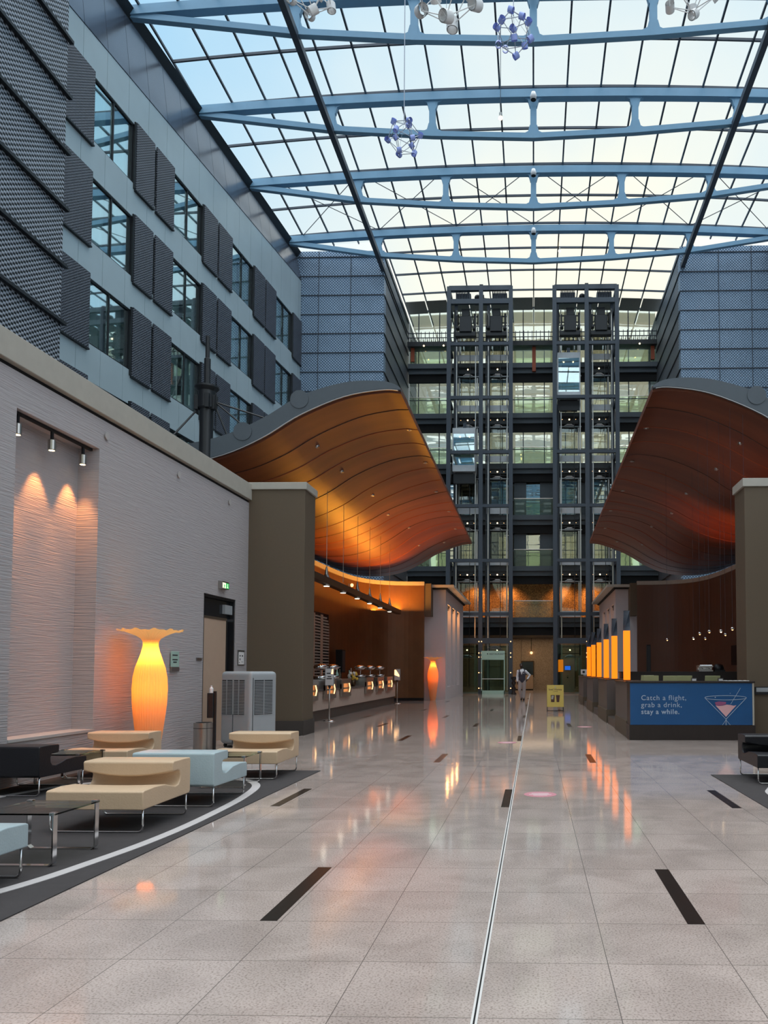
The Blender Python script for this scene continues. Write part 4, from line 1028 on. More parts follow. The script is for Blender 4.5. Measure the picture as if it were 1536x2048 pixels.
for i in range(16):
    a = i * 2.4; r = 0.05 + 0.015 * i; MB().sphere((r * 0.6 * math.cos(a), r * math.sin(a), 0.36 + 0.10 * math.cos(i * 1.7)), 0.05, 8, 6).build('blossom', 'flower_yellow' if i % 3 else 'paper', t)
b = MB()
for i in range(9): a = i * 0.7; b.tube([(0, 0, 0.22), (0.06 * math.cos(a), 0.14 * math.sin(a), 0.36)], 0.012, 5)
b.build('stems', 'leaf', t)
for y, r, h, mt_, lb in ((25.2, 0.05, 0.5, 'glass_green_solid', 'tall clear bottle on the buffet left of the flowers'), (25.55, 0.05, 0.46, 'taupe', 'tall grey bottle next to the flowers'), (26.9, 0.05, 0.42, 'glass_green_solid', 'clear carafe on the buffet right of the flowers'), (27.15, 0.035, 0.5, 'steel', 'slim steel flask right of the clear carafe')):
    t = thing('bottle', lb, 'bottle', (-6.5, y, 1.02)); MB().lathe([(r, 0), (r, h * 0.6), (r * 0.4, h * 0.8), (r * 0.4, h)], 14).build('body', mt_, t, smooth=True); MB().lathe([(r * 0.45, h), (r * 0.45, h + 0.02)], 10).build('stopper', 'black_paint', t)
t = thing('menu_card', 'white printed card standing on the first food warmer', 'sign', (-6.22, 20.55, 1.17)); MB().box(0.0, 0.012, -0.2, 0.2, 0.02, 0.29).build('card', 'paper', t)
for z, w_ in ((0.24, 0.10), (0.17, 0.15), (0.13, 0.15), (0.09, 0.13)): MB().box(0.012, 0.014, -w_, w_, z, z + 0.012).build('text_line', 'ink', t)
MB().box(-0.06, 0.04, -0.12, 0.12, 0, 0.02).build('card_foot', 'chrome', t)

def sign_stand(x, y, label, near):
    t = thing('sign_stand', label, 'sign stand', (x, y, 0), math.radians(-12))
    MB().lathe([(0.17, 0), (0.17, 0.012), (0.1, 0.03), (0.03, 0.05)], 28).build('base', 'chrome', t, smooth=True)
    MB().tube([(0, 0, 0.03), (0, 0, 0.98)], 0.024, 12).build('post', 'steel', t, smooth=True)
    MB().box(-0.135, 0.135, -0.02, 0.02, 1.0, 1.50).build('panel', 'grey_plastic', t, bevel=0.006)
    MB().box(-0.12, 0.12, -0.024, -0.02, 1.02, 1.48).build('sheet', 'paper', t)
    MB().box(-0.03, 0.03, -0.03, 0.03, 0.95, 1.02).build('bracket', 'black_paint', t)
    if near:
        MB().add([(0.06, -0.026, 1.34), (0.12, -0.026, 1.34), (0.12, -0.026, 1.48), (0.09, -0.026, 1.48), (0.06, -0.025, 1.34), (0.12, -0.025, 1.34), (0.12, -0.025, 1.48), (0.09, -0.025, 1.48)], [(0, 1, 2, 3), (7, 6, 5, 4)]).build('orange_mark', 'dim_glow', t)  # printed orange mark, made to glow by emission
        for a, c, z, h_ in ((-0.08, 0.04, 1.34, 0.03), (-0.05, 0.06, 1.25, 0.025), (-0.08, 0.08, 1.19, 0.028)): MB().box(a, c, -0.027, -0.024, z, z + h_).build('text_line', 'ink', t)
    else:
        MB().add([(-0.12, -0.026, 1.46), (-0.12, -0.026, 1.24), (0.11, -0.026, 1.16), (0.1, -0.026, 1.24), (-0.05, -0.026, 1.46), (-0.12, -0.025, 1.46), (-0.12, -0.025, 1.24), (0.11, -0.025, 1.16), (0.1, -0.025, 1.24), (-0.05, -0.025, 1.46)], [(0, 1, 2, 3, 4), (9, 8, 7, 6, 5)]).build('orange_swoosh', 'dim_glow', t)  # printed swoosh with an added glow of its own
sign_stand(-5.82, 21.75, 'nearer white notice on a chrome post before the buffet', True)
sign_stand(-5.95, 33.3, 'farther notice with an orange swoosh at the end of the buffet', False)

# lattice window in the curved wall
t = struct(thing('window_13', loc=(-8.42, 0, 0)), 'slatted window with rounded corner')
b = MB(); b.box(0.0, 0.06, 26.0, 31.0, 1.15, 3.7); b.build('dark_backing', 'dark_glass', t)
b = MB(); z = 1.2
while z < 3.6:
    yend = 30.9 if z < 3.1 else 30.9 - (z - 3.1) ** 2 * 2.2
    b.box(0.07, 0.12, 26.0, yend, z, z + 0.06); z += 0.115
b.build('slats', 'pale_cap', t)
b = MB()
for y in (27.2, 28.5, 29.6): b.box(0.12, 0.14, y, y + 0.3, 1.2, 3.62)
b.build('curtain_strips', 'door_beige', t)
t = thing('speaker_cabinet', 'black loudspeaker cabinet at the wall behind the chafing dishes', 'speaker', (-8.1, 31.9, 0))
MB().box(-0.12, 0.15, -0.28, 0.28, 1.35, 2.3).build('cabinet', 'black_matte', t, bevel=0.01); MB().box(-0.05, 0.05, -0.05, 0.05, 0, 1.36).build('support', 'black_matte', t); MB().box(0.15, 0.16, -0.24, 0.24, 1.4, 2.25).build('front_grille', 'grille_dark', t)
t = thing('wall_grille', 'small dark air grille high on the curved wall of the buffet', 'air vent', (-8.48, 27.0, 4.6)); MB().box(0.0, 0.03, -0.6, 0.6, -0.25, 0.2).build('frame', 'wood_dark', t)
for z in (-0.18, -0.08, 0.02, 0.12): MB().box(0.03, 0.05, -0.55, 0.55, z, z + 0.03).build('blade', 'wood_dark', t)
t = thing('wall_light', 'small round orange wall light above the buffet beam', 'wall light', (-8.05, 33.6, 5.2)); MB().sphere((0.0, 0, 0), 0.08, 12, 8).build('globe', 'dim_glow', t); MB().box(-0.15, 0.0, -0.06, 0.06, -0.06, 0.06).build('bracket', 'steel', t)
# ================================================================ BAR (right bay)
BX0, BX1, BY = 1.97, 4.56, 16.0
t = thing('bar_counter', 'bar counter with a blue poster front and dark base at the right pier', 'bar counter', (0, 0, 0))
MB().box(BX0, BX1, BY, BY + 0.55, 0.0, 0.31).build('base', 'wood_dark', t)
MB().box(BX0 + 0.02, BX1 - 0.04, BY + 0.02, BY + 0.53, 0.31, 1.18).build('body', 'wood_dark', t)
MB().box(BX0, BX1, BY - 0.02, BY + 0.6, 1.18, 1.215).build('top', 'wood_dark', t, bevel=0.004)
MB().box(BX0 + 0.02, BX1 - 0.06, BY + 0.002, BY + 0.02, 0.315, 1.175).build('poster', 'poster_blue', t)
MB().box(BX1 - 0.055, BX1 - 0.02, BY, BY + 0.03, 0.31, 1.18).build('end_strip', 'pale_cap', t)
fr = BY - 0.002
text('poster_text', 'Catch a flight,', 0.146, (2.215, fr, 0.825), (PI / 2, 0, 0), 'poster_line', t, sp=1.12)
text('poster_text', 'grab a drink,', 0.146, (2.215, fr, 0.68), (PI / 2, 0, 0), 'poster_line', t, sp=1.12)
text('poster_text', 'stay a while.', 0.14, (2.215, fr, 0.54), (PI / 2, 0, 0), 'poster_line', t, bold=0.0022, sp=1.12)
def pp(u, v): return ((u - 1068) * BY / 1535 + 0.0, fr, H - (v - 1341) * BY / 1535)
b = MB(); c0 = pp(1447.5, 1395.3); rw = 41 * BY / 1535
b.tube([(c0[0] + rw * math.cos(a * PI / 20), fr, c0[2] + 0.045 * math.sin(a * PI / 20)) for a in range(41)], 0.005, 5)
b.tube([pp(1406.9, 1396), pp(1447.7, 1437.5)], 0.005, 5).tube([pp(1488, 1396), pp(1447.7, 1437.5)], 0.005, 5).tube([pp(1447.7, 1437.5), pp(1447.7, 1449.5)], 0.006, 5)
b.tube([pp(1447.7, 1439), pp(1440.5, 1449.2)], 0.004, 5).tube([pp(1447.7, 1439), pp(1456, 1449.2)], 0.004, 5).tube([pp(1457.3, 1407.7), pp(1477, 1376)], 0.004, 5)
b.sphere(pp(1427, 1394.5), 0.012, 8, 5).sphere(pp(1456.5, 1386.5), 0.007, 6, 4)
b.build('glass_outline', 'poster_line', t)
def flat(name, pts, m_, dy=0.0):
    P = [pp(*p) for p in pts]; n = len(P)
    MB().add([(x, y - 0.001 + dy, z) for x, y, z in P] + [(x, y + 0.001 + dy, z) for x, y, z in P], [tuple(range(n)), tuple(range(n, 2 * n))[::-1]] + [(i, (i + 1) % n, n + (i + 1) % n, n + i) for i in range(n)]).build(name, m_, t)
flat('drink_pink', [(1427.5, 1410.5), (1434, 1411.5), (1441, 1411), (1449, 1408.8), (1457, 1409.5), (1463, 1411), (1468.5, 1410), (1447.7, 1433)], 'poster_pink')
flat('drink_rose', [(1426, 1404.5), (1434, 1402.5), (1448, 1403.5), (1448, 1407.5), (1441, 1410.6), (1434, 1411), (1428, 1410)], 'poster_rose', -0.003)

# side modules and plinth
MODS = [(16.62, 18.95, 'nearest, forming the corner with the blue poster'), (21.2, 24.0, 'second from the blue poster'), (26.2, 29.1, 'third from the blue poster'), (31.3, 34.4, 'farthest from the blue poster')]
for a, c, lb in MODS:
    t = thing('counter_module', 'grey brown service desk module along the aisle, ' + lb, 'service desk', (2.0, a, 0), 0, 'desk modules under the orange lamps')
    L_ = c - a
    MB().box(0.0, 0.5, 0, L_, 0.36, 1.17).build('side_panel', 'counter_dark', t, bevel=0.004)
    MB().box(-0.02, 0.5, 0.0, L_, 0, 0.36).build('plinth', 'taupe', t)
    MB().box(-0.03, 0.55, -0.0, L_, 1.17, 1.20).build('top', 'bronze_metal', t, bevel=0.003)
for a, c, lb in ((18.97, 21.18, 'between the first and second desk modules'), (24.02, 26.18, 'between the second and third desk modules'), (29.12, 31.28, 'between the third and fourth desk modules')):
    t = thing('display_cabinet', 'black glass fronted display cabinet ' + lb, 'cabinet', (2.28, a, 0), 0, 'recessed cabinets between the desks')
    MB().box(0.0, 0.4, 0, c - a, 0.0, 1.1).build('cabinet', 'black_matte', t); MB().box(-0.02, 0, 0.1, c - a - 0.1, 0.35, 1.05).build('glass_door', 'dark_glass', t); MB().box(-0.26, 0.0, 0, c - a, 0, 0.2).build('step', 'plinth', t)
    for i in range(3): MB().box(-0.03, -0.02, 0.2, c - a - 0.2, 0.45 + 0.2 * i, 0.46 + 0.2 * i).build('shelf', 'brushed', t)
for y, lb in ((17.7, 'nearest, on the desk by the blue poster'), (20.4, 'second from the blue poster'), (22.7, 'third from the blue poster'), (25.2, 'fourth from the blue poster'), (27.6, 'fifth from the blue poster'), (29.9, 'sixth from the blue poster, farthest away')):
    t = thing('column_lamp', 'orange light column with a dark twisted top, ' + lb, 'lamp', (2.13, y, 1.20), 0, 'orange light columns on the desks')
    MB().box(-0.072, 0.072, -0.072, 0.072, 0.02, 1.15).build('light_column', 'lit_amber', t, bevel=0.006)
    MB().box(-0.08, 0.08, -0.08, 0.08, 0.0, 0.02).build('foot', 'black_paint', t)
    b = MB(); n = 14; rows = []
    for i in range(n + 1):
        u = i / n; a = PI / 2 * u; s_ = 0.068 * (1 - 0.22 * math.sin(PI * u)); 
        for k in range(4):
            an = a + PI / 4 + k * PI / 2; b.v.append((s_ * 1.414 * math.cos(an), s_ * 1.414 * math.sin(an), 1.15 + 0.46 * u))
    for i in range(n):
        for k in range(4): b.f.append((i * 4 + k, i * 4 + (k + 1) % 4, (i + 1) * 4 + (k + 1) % 4, (i + 1) * 4 + k)); b.mi.append(0)
    b.f.append((n * 4, n * 4 + 1, n * 4 + 2, n * 4 + 3)); b.mi.append(0)
    b.build('twisted_top', 'bar_dark', t)
# stools with pale green shells
def stool(x, y, rz, lb):
    t = thing('bar_stool', 'pale green shell stool behind the bar counter, ' + lb, 'bar stool', (x, y, 0), rz, 'pale green stools at the bar')
    MB().lathe([(0.2, 0), (0.2, 0.015), (0.03, 0.03)], 20).build('base', 'chrome', t); MB().tube([(0, 0, 0.02), (0, 0, 0.84)], 0.025, 10).build('stem', 'chrome', t)
    b = MB(); 
    MB().box(-0.19, 0.19, -0.18, 0.18, 0.84, 0.88).build('seat', 'green_shell', t, bevel=0.015)
    MB().hexa(lambda a, c, d: (a, -0.18 - 0.06 * d + c, 0.88 + 0.43 * d), -0.185, 0.185, 0, 0.025, 0, 1).build('backrest', 'green_shell', t, bevel=0.01)
for x, yy, rz, lb in ((2.93, 20.6, 0.3, 'next to the nearest orange column'), (2.97, 19.5, -0.2, 'second from the orange column'), (3.28, 18.9, 0.1, 'third from the orange column'), (3.72, 19.3, 0, 'fourth from the orange column'), (4.30, 18.9, 0.05, 'apart near the right pier')):
    stool(x, yy, rz, lb)
t = thing('back_bar', 'long dark back counter behind the stools', 'counter', (2.9, 25.6, 0)); MB().box(0, 4.9, 0, 0.6, 0, 1.36).build('cabinet', 'wood_dark', t); MB().box(-0.03, 4.93, -0.03, 0.63, 1.36, 1.40).build('worktop', 'wood_dark', t)
t = thing('coffee_machine', 'silver espresso machine on the dark back counter', 'coffee machine', (5.72, 25.9, 1.40)); MB().box(-0.24, 0.24, -0.2, 0.2, 0.0, 0.05).box(-0.24, 0.24, -0.02, 0.2, 0.05, 0.17).box(-0.24, 0.24, -0.2, 0.2, 0.14, 0.2).build('body', 'steel', t, bevel=0.01); MB().box(-0.2, 0.2, -0.2, 0.2, 0.2, 0.22).build('cup_rail', 'chrome', t)
for x in (-0.12, 0.1): MB().tube([(x, -0.1, 0.12), (x, -0.28, 0.1)], 0.012, 6).build('group_handle', 'black_paint', t)
t = thing('coffee_grinder', 'black rounded hopper machine beside the espresso machine', 'appliance', (6.18, 25.9, 1.40)); MB().lathe([(0.17, 0), (0.18, 0.12), (0.14, 0.22), (0.06, 0.26)], 20).build('hopper', 'black_paint', t, smooth=True); MB().box(-0.17, 0.17, -0.2, -0.1, 0, 0.06).build('tray', 'black_paint', t)
t = thing('speaker_column', 'slim black speaker column standing before the brown curved wall', 'speaker', (4.38, 29.5, 0)); MB().box(-0.075, 0.075, -0.08, 0.08, 0.02, 2.42).build('enclosure', 'black_matte', t, bevel=0.008); MB().box(-0.15, 0.15, -0.12, 0.12, 0, 0.02).build('foot', 'black_matte', t); MB().box(-0.06, 0.06, -0.085, -0.08, 1.3, 2.38).build('grille_cloth', 'grille_dark', t)
t = thing('wall_screen', 'dark switched-off screen on the brown wall of the bar', 'screen', (8.05, 30.5, 1.9)); MB().box(-0.05, 0.05, -0.9, 0.9, -0.25, 0.55).build('panel', 'dark_glass', t, bevel=0.01); MB().box(0.05, 0.12, -0.2, 0.2, 0, 0.3).build('mount', 'black_paint', t)
d = struct(thing('door_2'), 'tall dark doorway in the brown curved wall')
MB().box(8.02, 8.12, 24.6, 28.6, 0, 3.75).build('frame', 'black_matte', d); MB().box(7.98, 8.02, 24.75, 26.5, 0, 3.65).build('leaf', 'wood_dark', d); MB().box(7.98, 8.02, 26.6, 28.45, 0, 3.65).build('leaf', 'wood_dark', d); MB().tube([(7.94, 26.4, 0.9), (7.94, 26.4, 1.6)], 0.02, 6).build('handle', 'steel', d)
t = thing('menu_tray', 'striped pale tray lying on the bar counter near the pier', 'tray', (4.25, 16.3, 1.217)); MB().box(-0.26, 0.24, -0.14, 0.14, 0.0, 0.012).build('board', 'paper', t)
for i in range(5): MB().bar((-0.2 + 0.1 * i, -0.12, 0.0135), (-0.12 + 0.1 * i, 0.12, 0.0135), 0.025, 0.003).build('stripe', 'taupe_dark', t)
for x, y, lb in ((3.72, 18.0, 'between the fourth and fifth stools'), (4.36, 18.1, 'right of the fifth stool')):
    t = thing('menu_holder', 'clear upright menu holder ' + lb, 'menu holder', (x, y, 1.0)); MB().box(-0.06, 0.06, -0.03, 0.03, 0, 0.26).build('sleeve', 'brushed', t); MB().box(-0.045, 0.045, -0.035, -0.03, 0.13, 0.24).build('card', 'paper', t)
    MB().box(-0.3, 0.3, -0.2, 0.2, -1.0, 0.0).build('table_block', 'wood_dark', t)
t = thing('display_unit', 'black framed grey panel on the right taupe pier', 'wall panel', (4.78, 16.59, 0.92)); MB().box(-0.06, 0.4, -0.02, 0.0, 0.0, 0.17).build('frame', 'black_paint', t, bevel=0.004); MB().box(-0.03, 0.37, -0.025, -0.02, 0.06, 0.15).build('panel', 'grey_plastic', t)
for i, (u, v) in enumerate(((1333.5, 1279), (1385.6, 1276.7), (1398, 1267), (1409, 1277), (1417, 1263), (1440, 1262), (1448.7, 1269), (1462.7, 1257.5), (1488.6, 1251))):
    z = 2.42; y = max((z - H) * 1535 / (1341 - v), 18.2); z = H + (1341 - v) * y / 1535; x = (u - 1068) * y / 1535
    t = thing('pendant_lamp', 'tiny silver pendant lamp over the bar, %s from the left' % ['first', 'second', 'third', 'fourth, lower', 'fifth', 'sixth', 'seventh', 'eighth', 'ninth and last'][i], 'pendant lamp', (x, y, z), 0, 'tiny pendants over the bar')
    MB().lathe([(0.035, -0.03), (0.05, 0.0), (0.03, 0.03)], 12).build('shade', 'chrome', t, smooth=True); MB().sphere((0, 0, -0.03), 0.022, 8, 5).build('bulb', 'lamp_warm' if i in (5, 1) else 'dim_glow', t)
    zc = min((can(s_ / 60, v_ / 40, 1) for s_ in range(61) for v_ in range(41)), key=lambda q: (q[0] - x) ** 2 + (q[1] - y) ** 2)[2]
    MB().tube([(0, 0, 0.03), (0, 0, zc - z + 0.005)], 0.003, 4).build('cord', 'bar_dark', t)

# ================================================================ FAR END OF THE HALL
t = thing('glass_portal', 'pale green glass lift portal with a RESTAURANT sign', 'glass portal', (-2.49, 46.6, 0))
for x in (-0.72, 0.66): MB().box(x, x + 0.06, -0.05, 0.05, 0, 2.62).build('post', 'glass_green_solid', t)
MB().box(-0.72, 0.72, -0.06, 0.0, 2.08, 2.62).build('sign_panel', 'glass_green_solid', t, bevel=0.005)
MB().box(-0.72, 0.72, -0.05, 0.0, 0.0, 0.22).build('base_panel', 'glass_green_solid', t, bevel=0.005)
MB().box(-0.66, 0.66, -0.03, -0.02, 0.22, 2.08).build('glass_pane', 'clear_glass', t)
MB().tube([(-0.66, -0.05, 0.92), (0.66, -0.05, 0.92)], 0.025, 8).build('handrail', 'steel', t)
text('sign_text', 'RESTAURANT', 0.15, (-0.22, -0.065, 2.38), (PI / 2, 0, 0), 'ink', t)
MB().prism([(-0.30, 2.38), (-0.30, 2.50), (-0.38, 2.44)], lambda a, c, d: (a, d, c), -0.066, -0.06).build('arrow', 'ink', t)
for r in (0.22, 0.34, 0.46): MB().tube([(0.1 + r * math.cos(a * PI / 16), 0.02, 2.62 + 0.6 * r * math.sin(a * PI / 16)) for a in range(17)], 0.022, 6).build('ornament_arc', 'bar_dark', t)
# A-frame board
t = thing('advert_board', 'yellow A-frame poster board with two iced drinks on the aisle', 'sign board', (0.74, 26.9, 0))
L_ = 0.29
for x in (-L_, L_ - 0.02):
    MB().bar((x + 0.01, -0.12, 0.0), (x + 0.01, -0.02, 0.93), 0.022, 0.022).build('front_leg', 'black_paint', t)
    MB().bar((x + 0.01, 0.22, 0.0), (x + 0.01, 0.0, 0.93), 0.022, 0.022).build('rear_leg', 'black_paint', t)
MB().bar((-L_, -0.115, 0.04), (L_, -0.115, 0.04), 0.02, 0.02).build('stretcher', 'black_paint', t)
def slab(a, c, d): return (a, -0.115 + 0.1075 * (c / 0.93) - 0.014 - d, c)
MB().hexa(slab, -L_, L_, 0.17, 0.93, 0.0, 0.012).build('poster', 'sand_poster', t)
text('poster_text', 'Iced Honey', 0.10, (0, -0.053, 0.745), (PI / 2 - 0.115, 0, 0), 'coffee', t, align='CENTER', bold=0.001)
text('poster_text', 'COFFEE', 0.05, (0, -0.060, 0.69), (PI / 2 - 0.115, 0, 0), 'coffee', t, align='CENTER')
for x, w1, w0, mt_ in ((-0.09, 0.07, 0.06, 'coffee'), (0.09, 0.07, 0.045, 'coffee')):
    MB().prism([(x - w0, 0.34), (x + w0, 0.34), (x + w1, 0.58), (x - w1, 0.58)], lambda a, c, d: slab(a, c, d), 0.012, 0.017).build('drink_cup', mt_, t)
MB().prism([(-0.145, 0.44), (-0.08, 0.43), (-0.05, 0.56), (-0.13, 0.56)], lambda a, c, d: slab(a, c, d), 0.017, 0.020).build('ice_foam', 'pale_cap', t)
MB().prism([(-0.012, 0.80), (0.012, 0.80), (0.018, 0.88), (-0.018, 0.88)], lambda a, c, d: slab(a, c, d), 0.012, 0.015).build('logo_mark', 'pale_cap', t)

t = thing('reception_cabinet', 'beige cabinet with a dark framed picture against the mosaic wall', 'cabinet', (-0.72, 57.3, 0))
MB().box(-0.95, 0.65, -0.2, 0.2, 0.06, 1.1).build('cabinet', 'door_beige', t); MB().box(-0.95, 0.65, -0.16, 0.2, 0, 0.06).build('kick', 'black_matte', t)
t = thing('wall_picture', 'dark green framed picture hung above the beige cabinet', 'picture', (-0.5, 57.5, 1.9)); MB().box(-0.45, 0.5, -0.04, 0.08, -0.95, 0.25).build('frame', 'bronze_metal', t); MB().box(-0.38, 0.43, -0.05, -0.04, -0.88, 0.18).build('canvas', 'dark_glass', t)
t = thing('dome_camera', 'small white dome camera on the mosaic wall', 'wall light', (-0.2, 57.5, 2.75)); MB().sphere((0, -0.08, 0), 0.1, 12, 8).build('globe', 'dim_glow', t); MB().tube([(0, -0.05, 0.05), (0, 0.05, 2.2 - 0.75)], 0.02, 6).build('conduit', 'wood_dark', t)  # ball of a dome camera, no lamp; its glow is added
t = thing('carved_stand', 'dark carved wooden stand beside the lift tower behind the waiter', 'stand', (-1.22, 46.3, 0))
MB().lathe([(0.16, 0), (0.16, 0.05), (0.08, 0.15), (0.13, 0.35), (0.06, 0.5), (0.12, 0.62), (0.15, 0.7), (0.07, 0.8), (0.17, 0.98), (0.17, 1.02)], 12).build('turned_body', 'wood_dark', t, smooth=True); MB().box(-0.2, 0.2, -0.2, 0.2, 1.02, 1.06).build('top', 'wood_dark', t)
t = thing('hanging_lantern', 'orange fabric lantern hanging inside the right lift lobby', 'lantern', (1.66, 47.8, 1.35)); MB().box(-0.15, 0.15, -0.15, 0.15, 0, 0.75).build('shade', 'lit_amber', t, bevel=0.01); MB().tube([(0, 0, 0.75), (0, 0, 1.9)], 0.012, 6).build('cord', 'black_paint', t)
t = thing('info_screen', 'small bright blue screen on the lift wall behind the lantern', 'screen', (2.12, 48.6, 1.45)); MB().box(-0.19, 0.19, -0.03, 0.03, 0, 0.28).build('bezel', 'black_paint', t); MB().box(-0.175, 0.175, -0.035, -0.03, 0.015, 0.265).build('display', 'screen_blue', t); MB().box(-0.4, 0.45, 0.04, 0.1, -1.45, 0.7).build('wall_board', 'door_beige', t)
t = thing('call_panel', 'small dark lift call button panel under the blue screen', 'lift button', (2.12, 48.63, 0.95)); MB().box(-0.04, 0.04, -0.03, 0.0, 0, 0.15).build('plate', 'black_paint', t); MB().sphere((0, -0.03, 0.1), 0.012, 6, 4).build('button', 'dim_glow', t)
t = thing('desk_terminal', 'white monitor on the farthest desk module', 'monitor', (2.2, 33.4, 1.20)); MB().box(-0.17, 0.17, -0.02, 0.02, 0.06, 0.28).build('screen', 'paper', t); MB().box(-0.06, 0.06, -0.05, 0.05, 0, 0.06).build('stand', 'grey_plastic', t); MB().box(-0.1, 0.0, -0.025, -0.02, 0.12, 0.22).build('mark', 'ink', t)

for x, y, lb in ((0.07, 9.0, 'nearest, in the middle of the aisle'), (-0.54, 15.4, 'farther up the aisle by the metal strip'), (1.29, 19.7, 'farthest, in front of the desk modules')):
    t = thing('floor_sticker', 'round faded pink sticker on the floor, ' + lb, 'floor sticker', (x, y, 0.0), 0, 'pink floor stickers')
    MB().lathe([(0.19, 0), (0.19, 0.0015)], 36).build('disc', 'pink_sticker', t)
    for dy, w_ in ((0.05, 0.10), (-0.02, 0.13), (-0.08, 0.08)): MB().box(-w_, w_, dy, dy + 0.02, 0.0015, 0.0022).build('text_line', 'paper', t)

# ================================================================ HANGING SCULPTURES
def wray(u, v, Y):
    R = cam.rotation_euler.to_matrix(); d = R @ Vector(((u - 1030) / F, -(v - 1271) / F, -1)); d *= Y / d.y; return Vector((0, 0, H)) + d
PHI = (1 + 5 ** 0.5) / 2
ICO = [Vector(p).normalized() for p in ((0, 1, PHI), (0, -1, PHI), (0, 1, -PHI), (0, -1, -PHI), (1, PHI, 0), (-1, PHI, 0), (1, -PHI, 0), (-1, -PHI, 0), (PHI, 0, 1), (-PHI, 0, 1), (PHI, 0, -1), (-PHI, 0, -1))]
def sculpture(label, loc, R, rr, hh, m_, rot):
    t = thing('hanging_sculpture', label, 'hanging sculpture', loc, 0, 'molecule sculptures under the skylight')
    RM = Matrix.Rotation(rot[0], 3, 'X') @ Matrix.Rotation(rot[1], 3, 'Y') @ Matrix.Rotation(rot[2], 3, 'Z')
    V = [RM @ p * R for p in ICO]
    for i, p in enumerate(V):
        ax = RM @ ICO[(i + 5) % 12]; a = p - ax * hh / 2; c = p + ax * hh / 2
        b = MB(); b.tube([a, c], rr, 14, cap=False); b.tube([a, c], rr * 0.8, 14, cap=False); b.build('drum', m_, t, smooth=True)
    b = MB()
    for i in range(12):
        for k in range(i + 1, 12):
            if (V[i] - V[k]).length < R * 1.1: b.tube([V[i], V[k]], 0.010, 5)
    b.build('rods', 'wire' if 'blue' in m_ else 'pendant_white', t)
    top = Vector((0, 0, R * 0.95)); b = MB()
    for i in (0, 3, 6, 9): b.tube([top, V[i]], 0.004, 4)
    b.build('threads', 'wire', t)
    MB().tube([top, (0, 0, 25.3 - loc[2])], 0.014, 6).build('suspension_cable', 'wire', t)
sculpture('smaller blue drum molecule hanging left of centre on a long cable', wray(808, 275, 21.5), 0.48, 0.075, 0.13, 'pendant_blue', (0.3, 0.4, 0.2))
sculpture('larger blue drum molecule hanging near the top centre', wray(1027, 66, 19.5), 0.50, 0.085, 0.13, 'pendant_blue', (0.9, 0.2, 0.6))
sculpture('white drum molecule cut off at the top edge, left of the larger blue one', wray(893, -28, 13.5), 0.60, 0.11, 0.2, 'pendant_white', (0.2, 0.5, 1.1))
sculpture('white drum molecule cut off at the top edge, above the left roof pipe', wray(622, -24, 14.5), 0.46, 0.09, 0.16, 'pendant_white', (0.5, 0.1, 0.4))
sculpture('pinkish white drum molecule barely visible at the top right edge', wray(1384, -32, 14.5), 0.52, 0.09, 0.16, 'pendant_white', (0.1, 0.9, 0.2))
# small round projectors below the trusses
for k, lb in ((0, 'nearest truss'), (1, 'second truss'), (2, 'third truss'), (3, 'fourth truss')):
    y = 26.0 + 4.85 * k
    t = thing('roof_projector', 'small round projector at the centre of the %s' % lb, 'projector', (0.0, y - 0.35, 25.0), 0, 'round projectors on the trusses')
    MB().lathe([(0.12, -0.15), (0.14, 0.0), (0.09, 0.16), (0.03, 0.2)], 18).build('housing', 'white_ceramic', t, smooth=True); MB().lathe([(0.11, -0.16), (0.11, -0.15)], 18).build('lens', 'black_matte', t)
    MB().box(-0.03, 0.03, 0.0, 0.3, 0.1, 0.16).build('bracket', 'bar_dark', t)
for (u, v, y, lb) in ((1001, 236, 27.5, 'nearer, right of the small blue molecule'), (1119, 502, 43.0, 'farther, above the right lift tower')):
    p = wray(u, v, y); t = thing('hanging_bulb', 'single clear lit bulb hanging from the skylight, ' + lb, 'light bulb', p, 0, 'bulbs under the skylight')
    MB().sphere((0, 0, 0), 0.075, 12, 8).build('globe', 'lamp_warm', t); MB().lathe([(0.05, 0.05), (0.05, 0.2), (0.02, 0.22)], 10).build('socket', 'steel', t); MB().tube([(0, 0, 0.2), (0, 0, 25.66 - p.z)], 0.012, 5).build('cord', 'bar_dark', t)

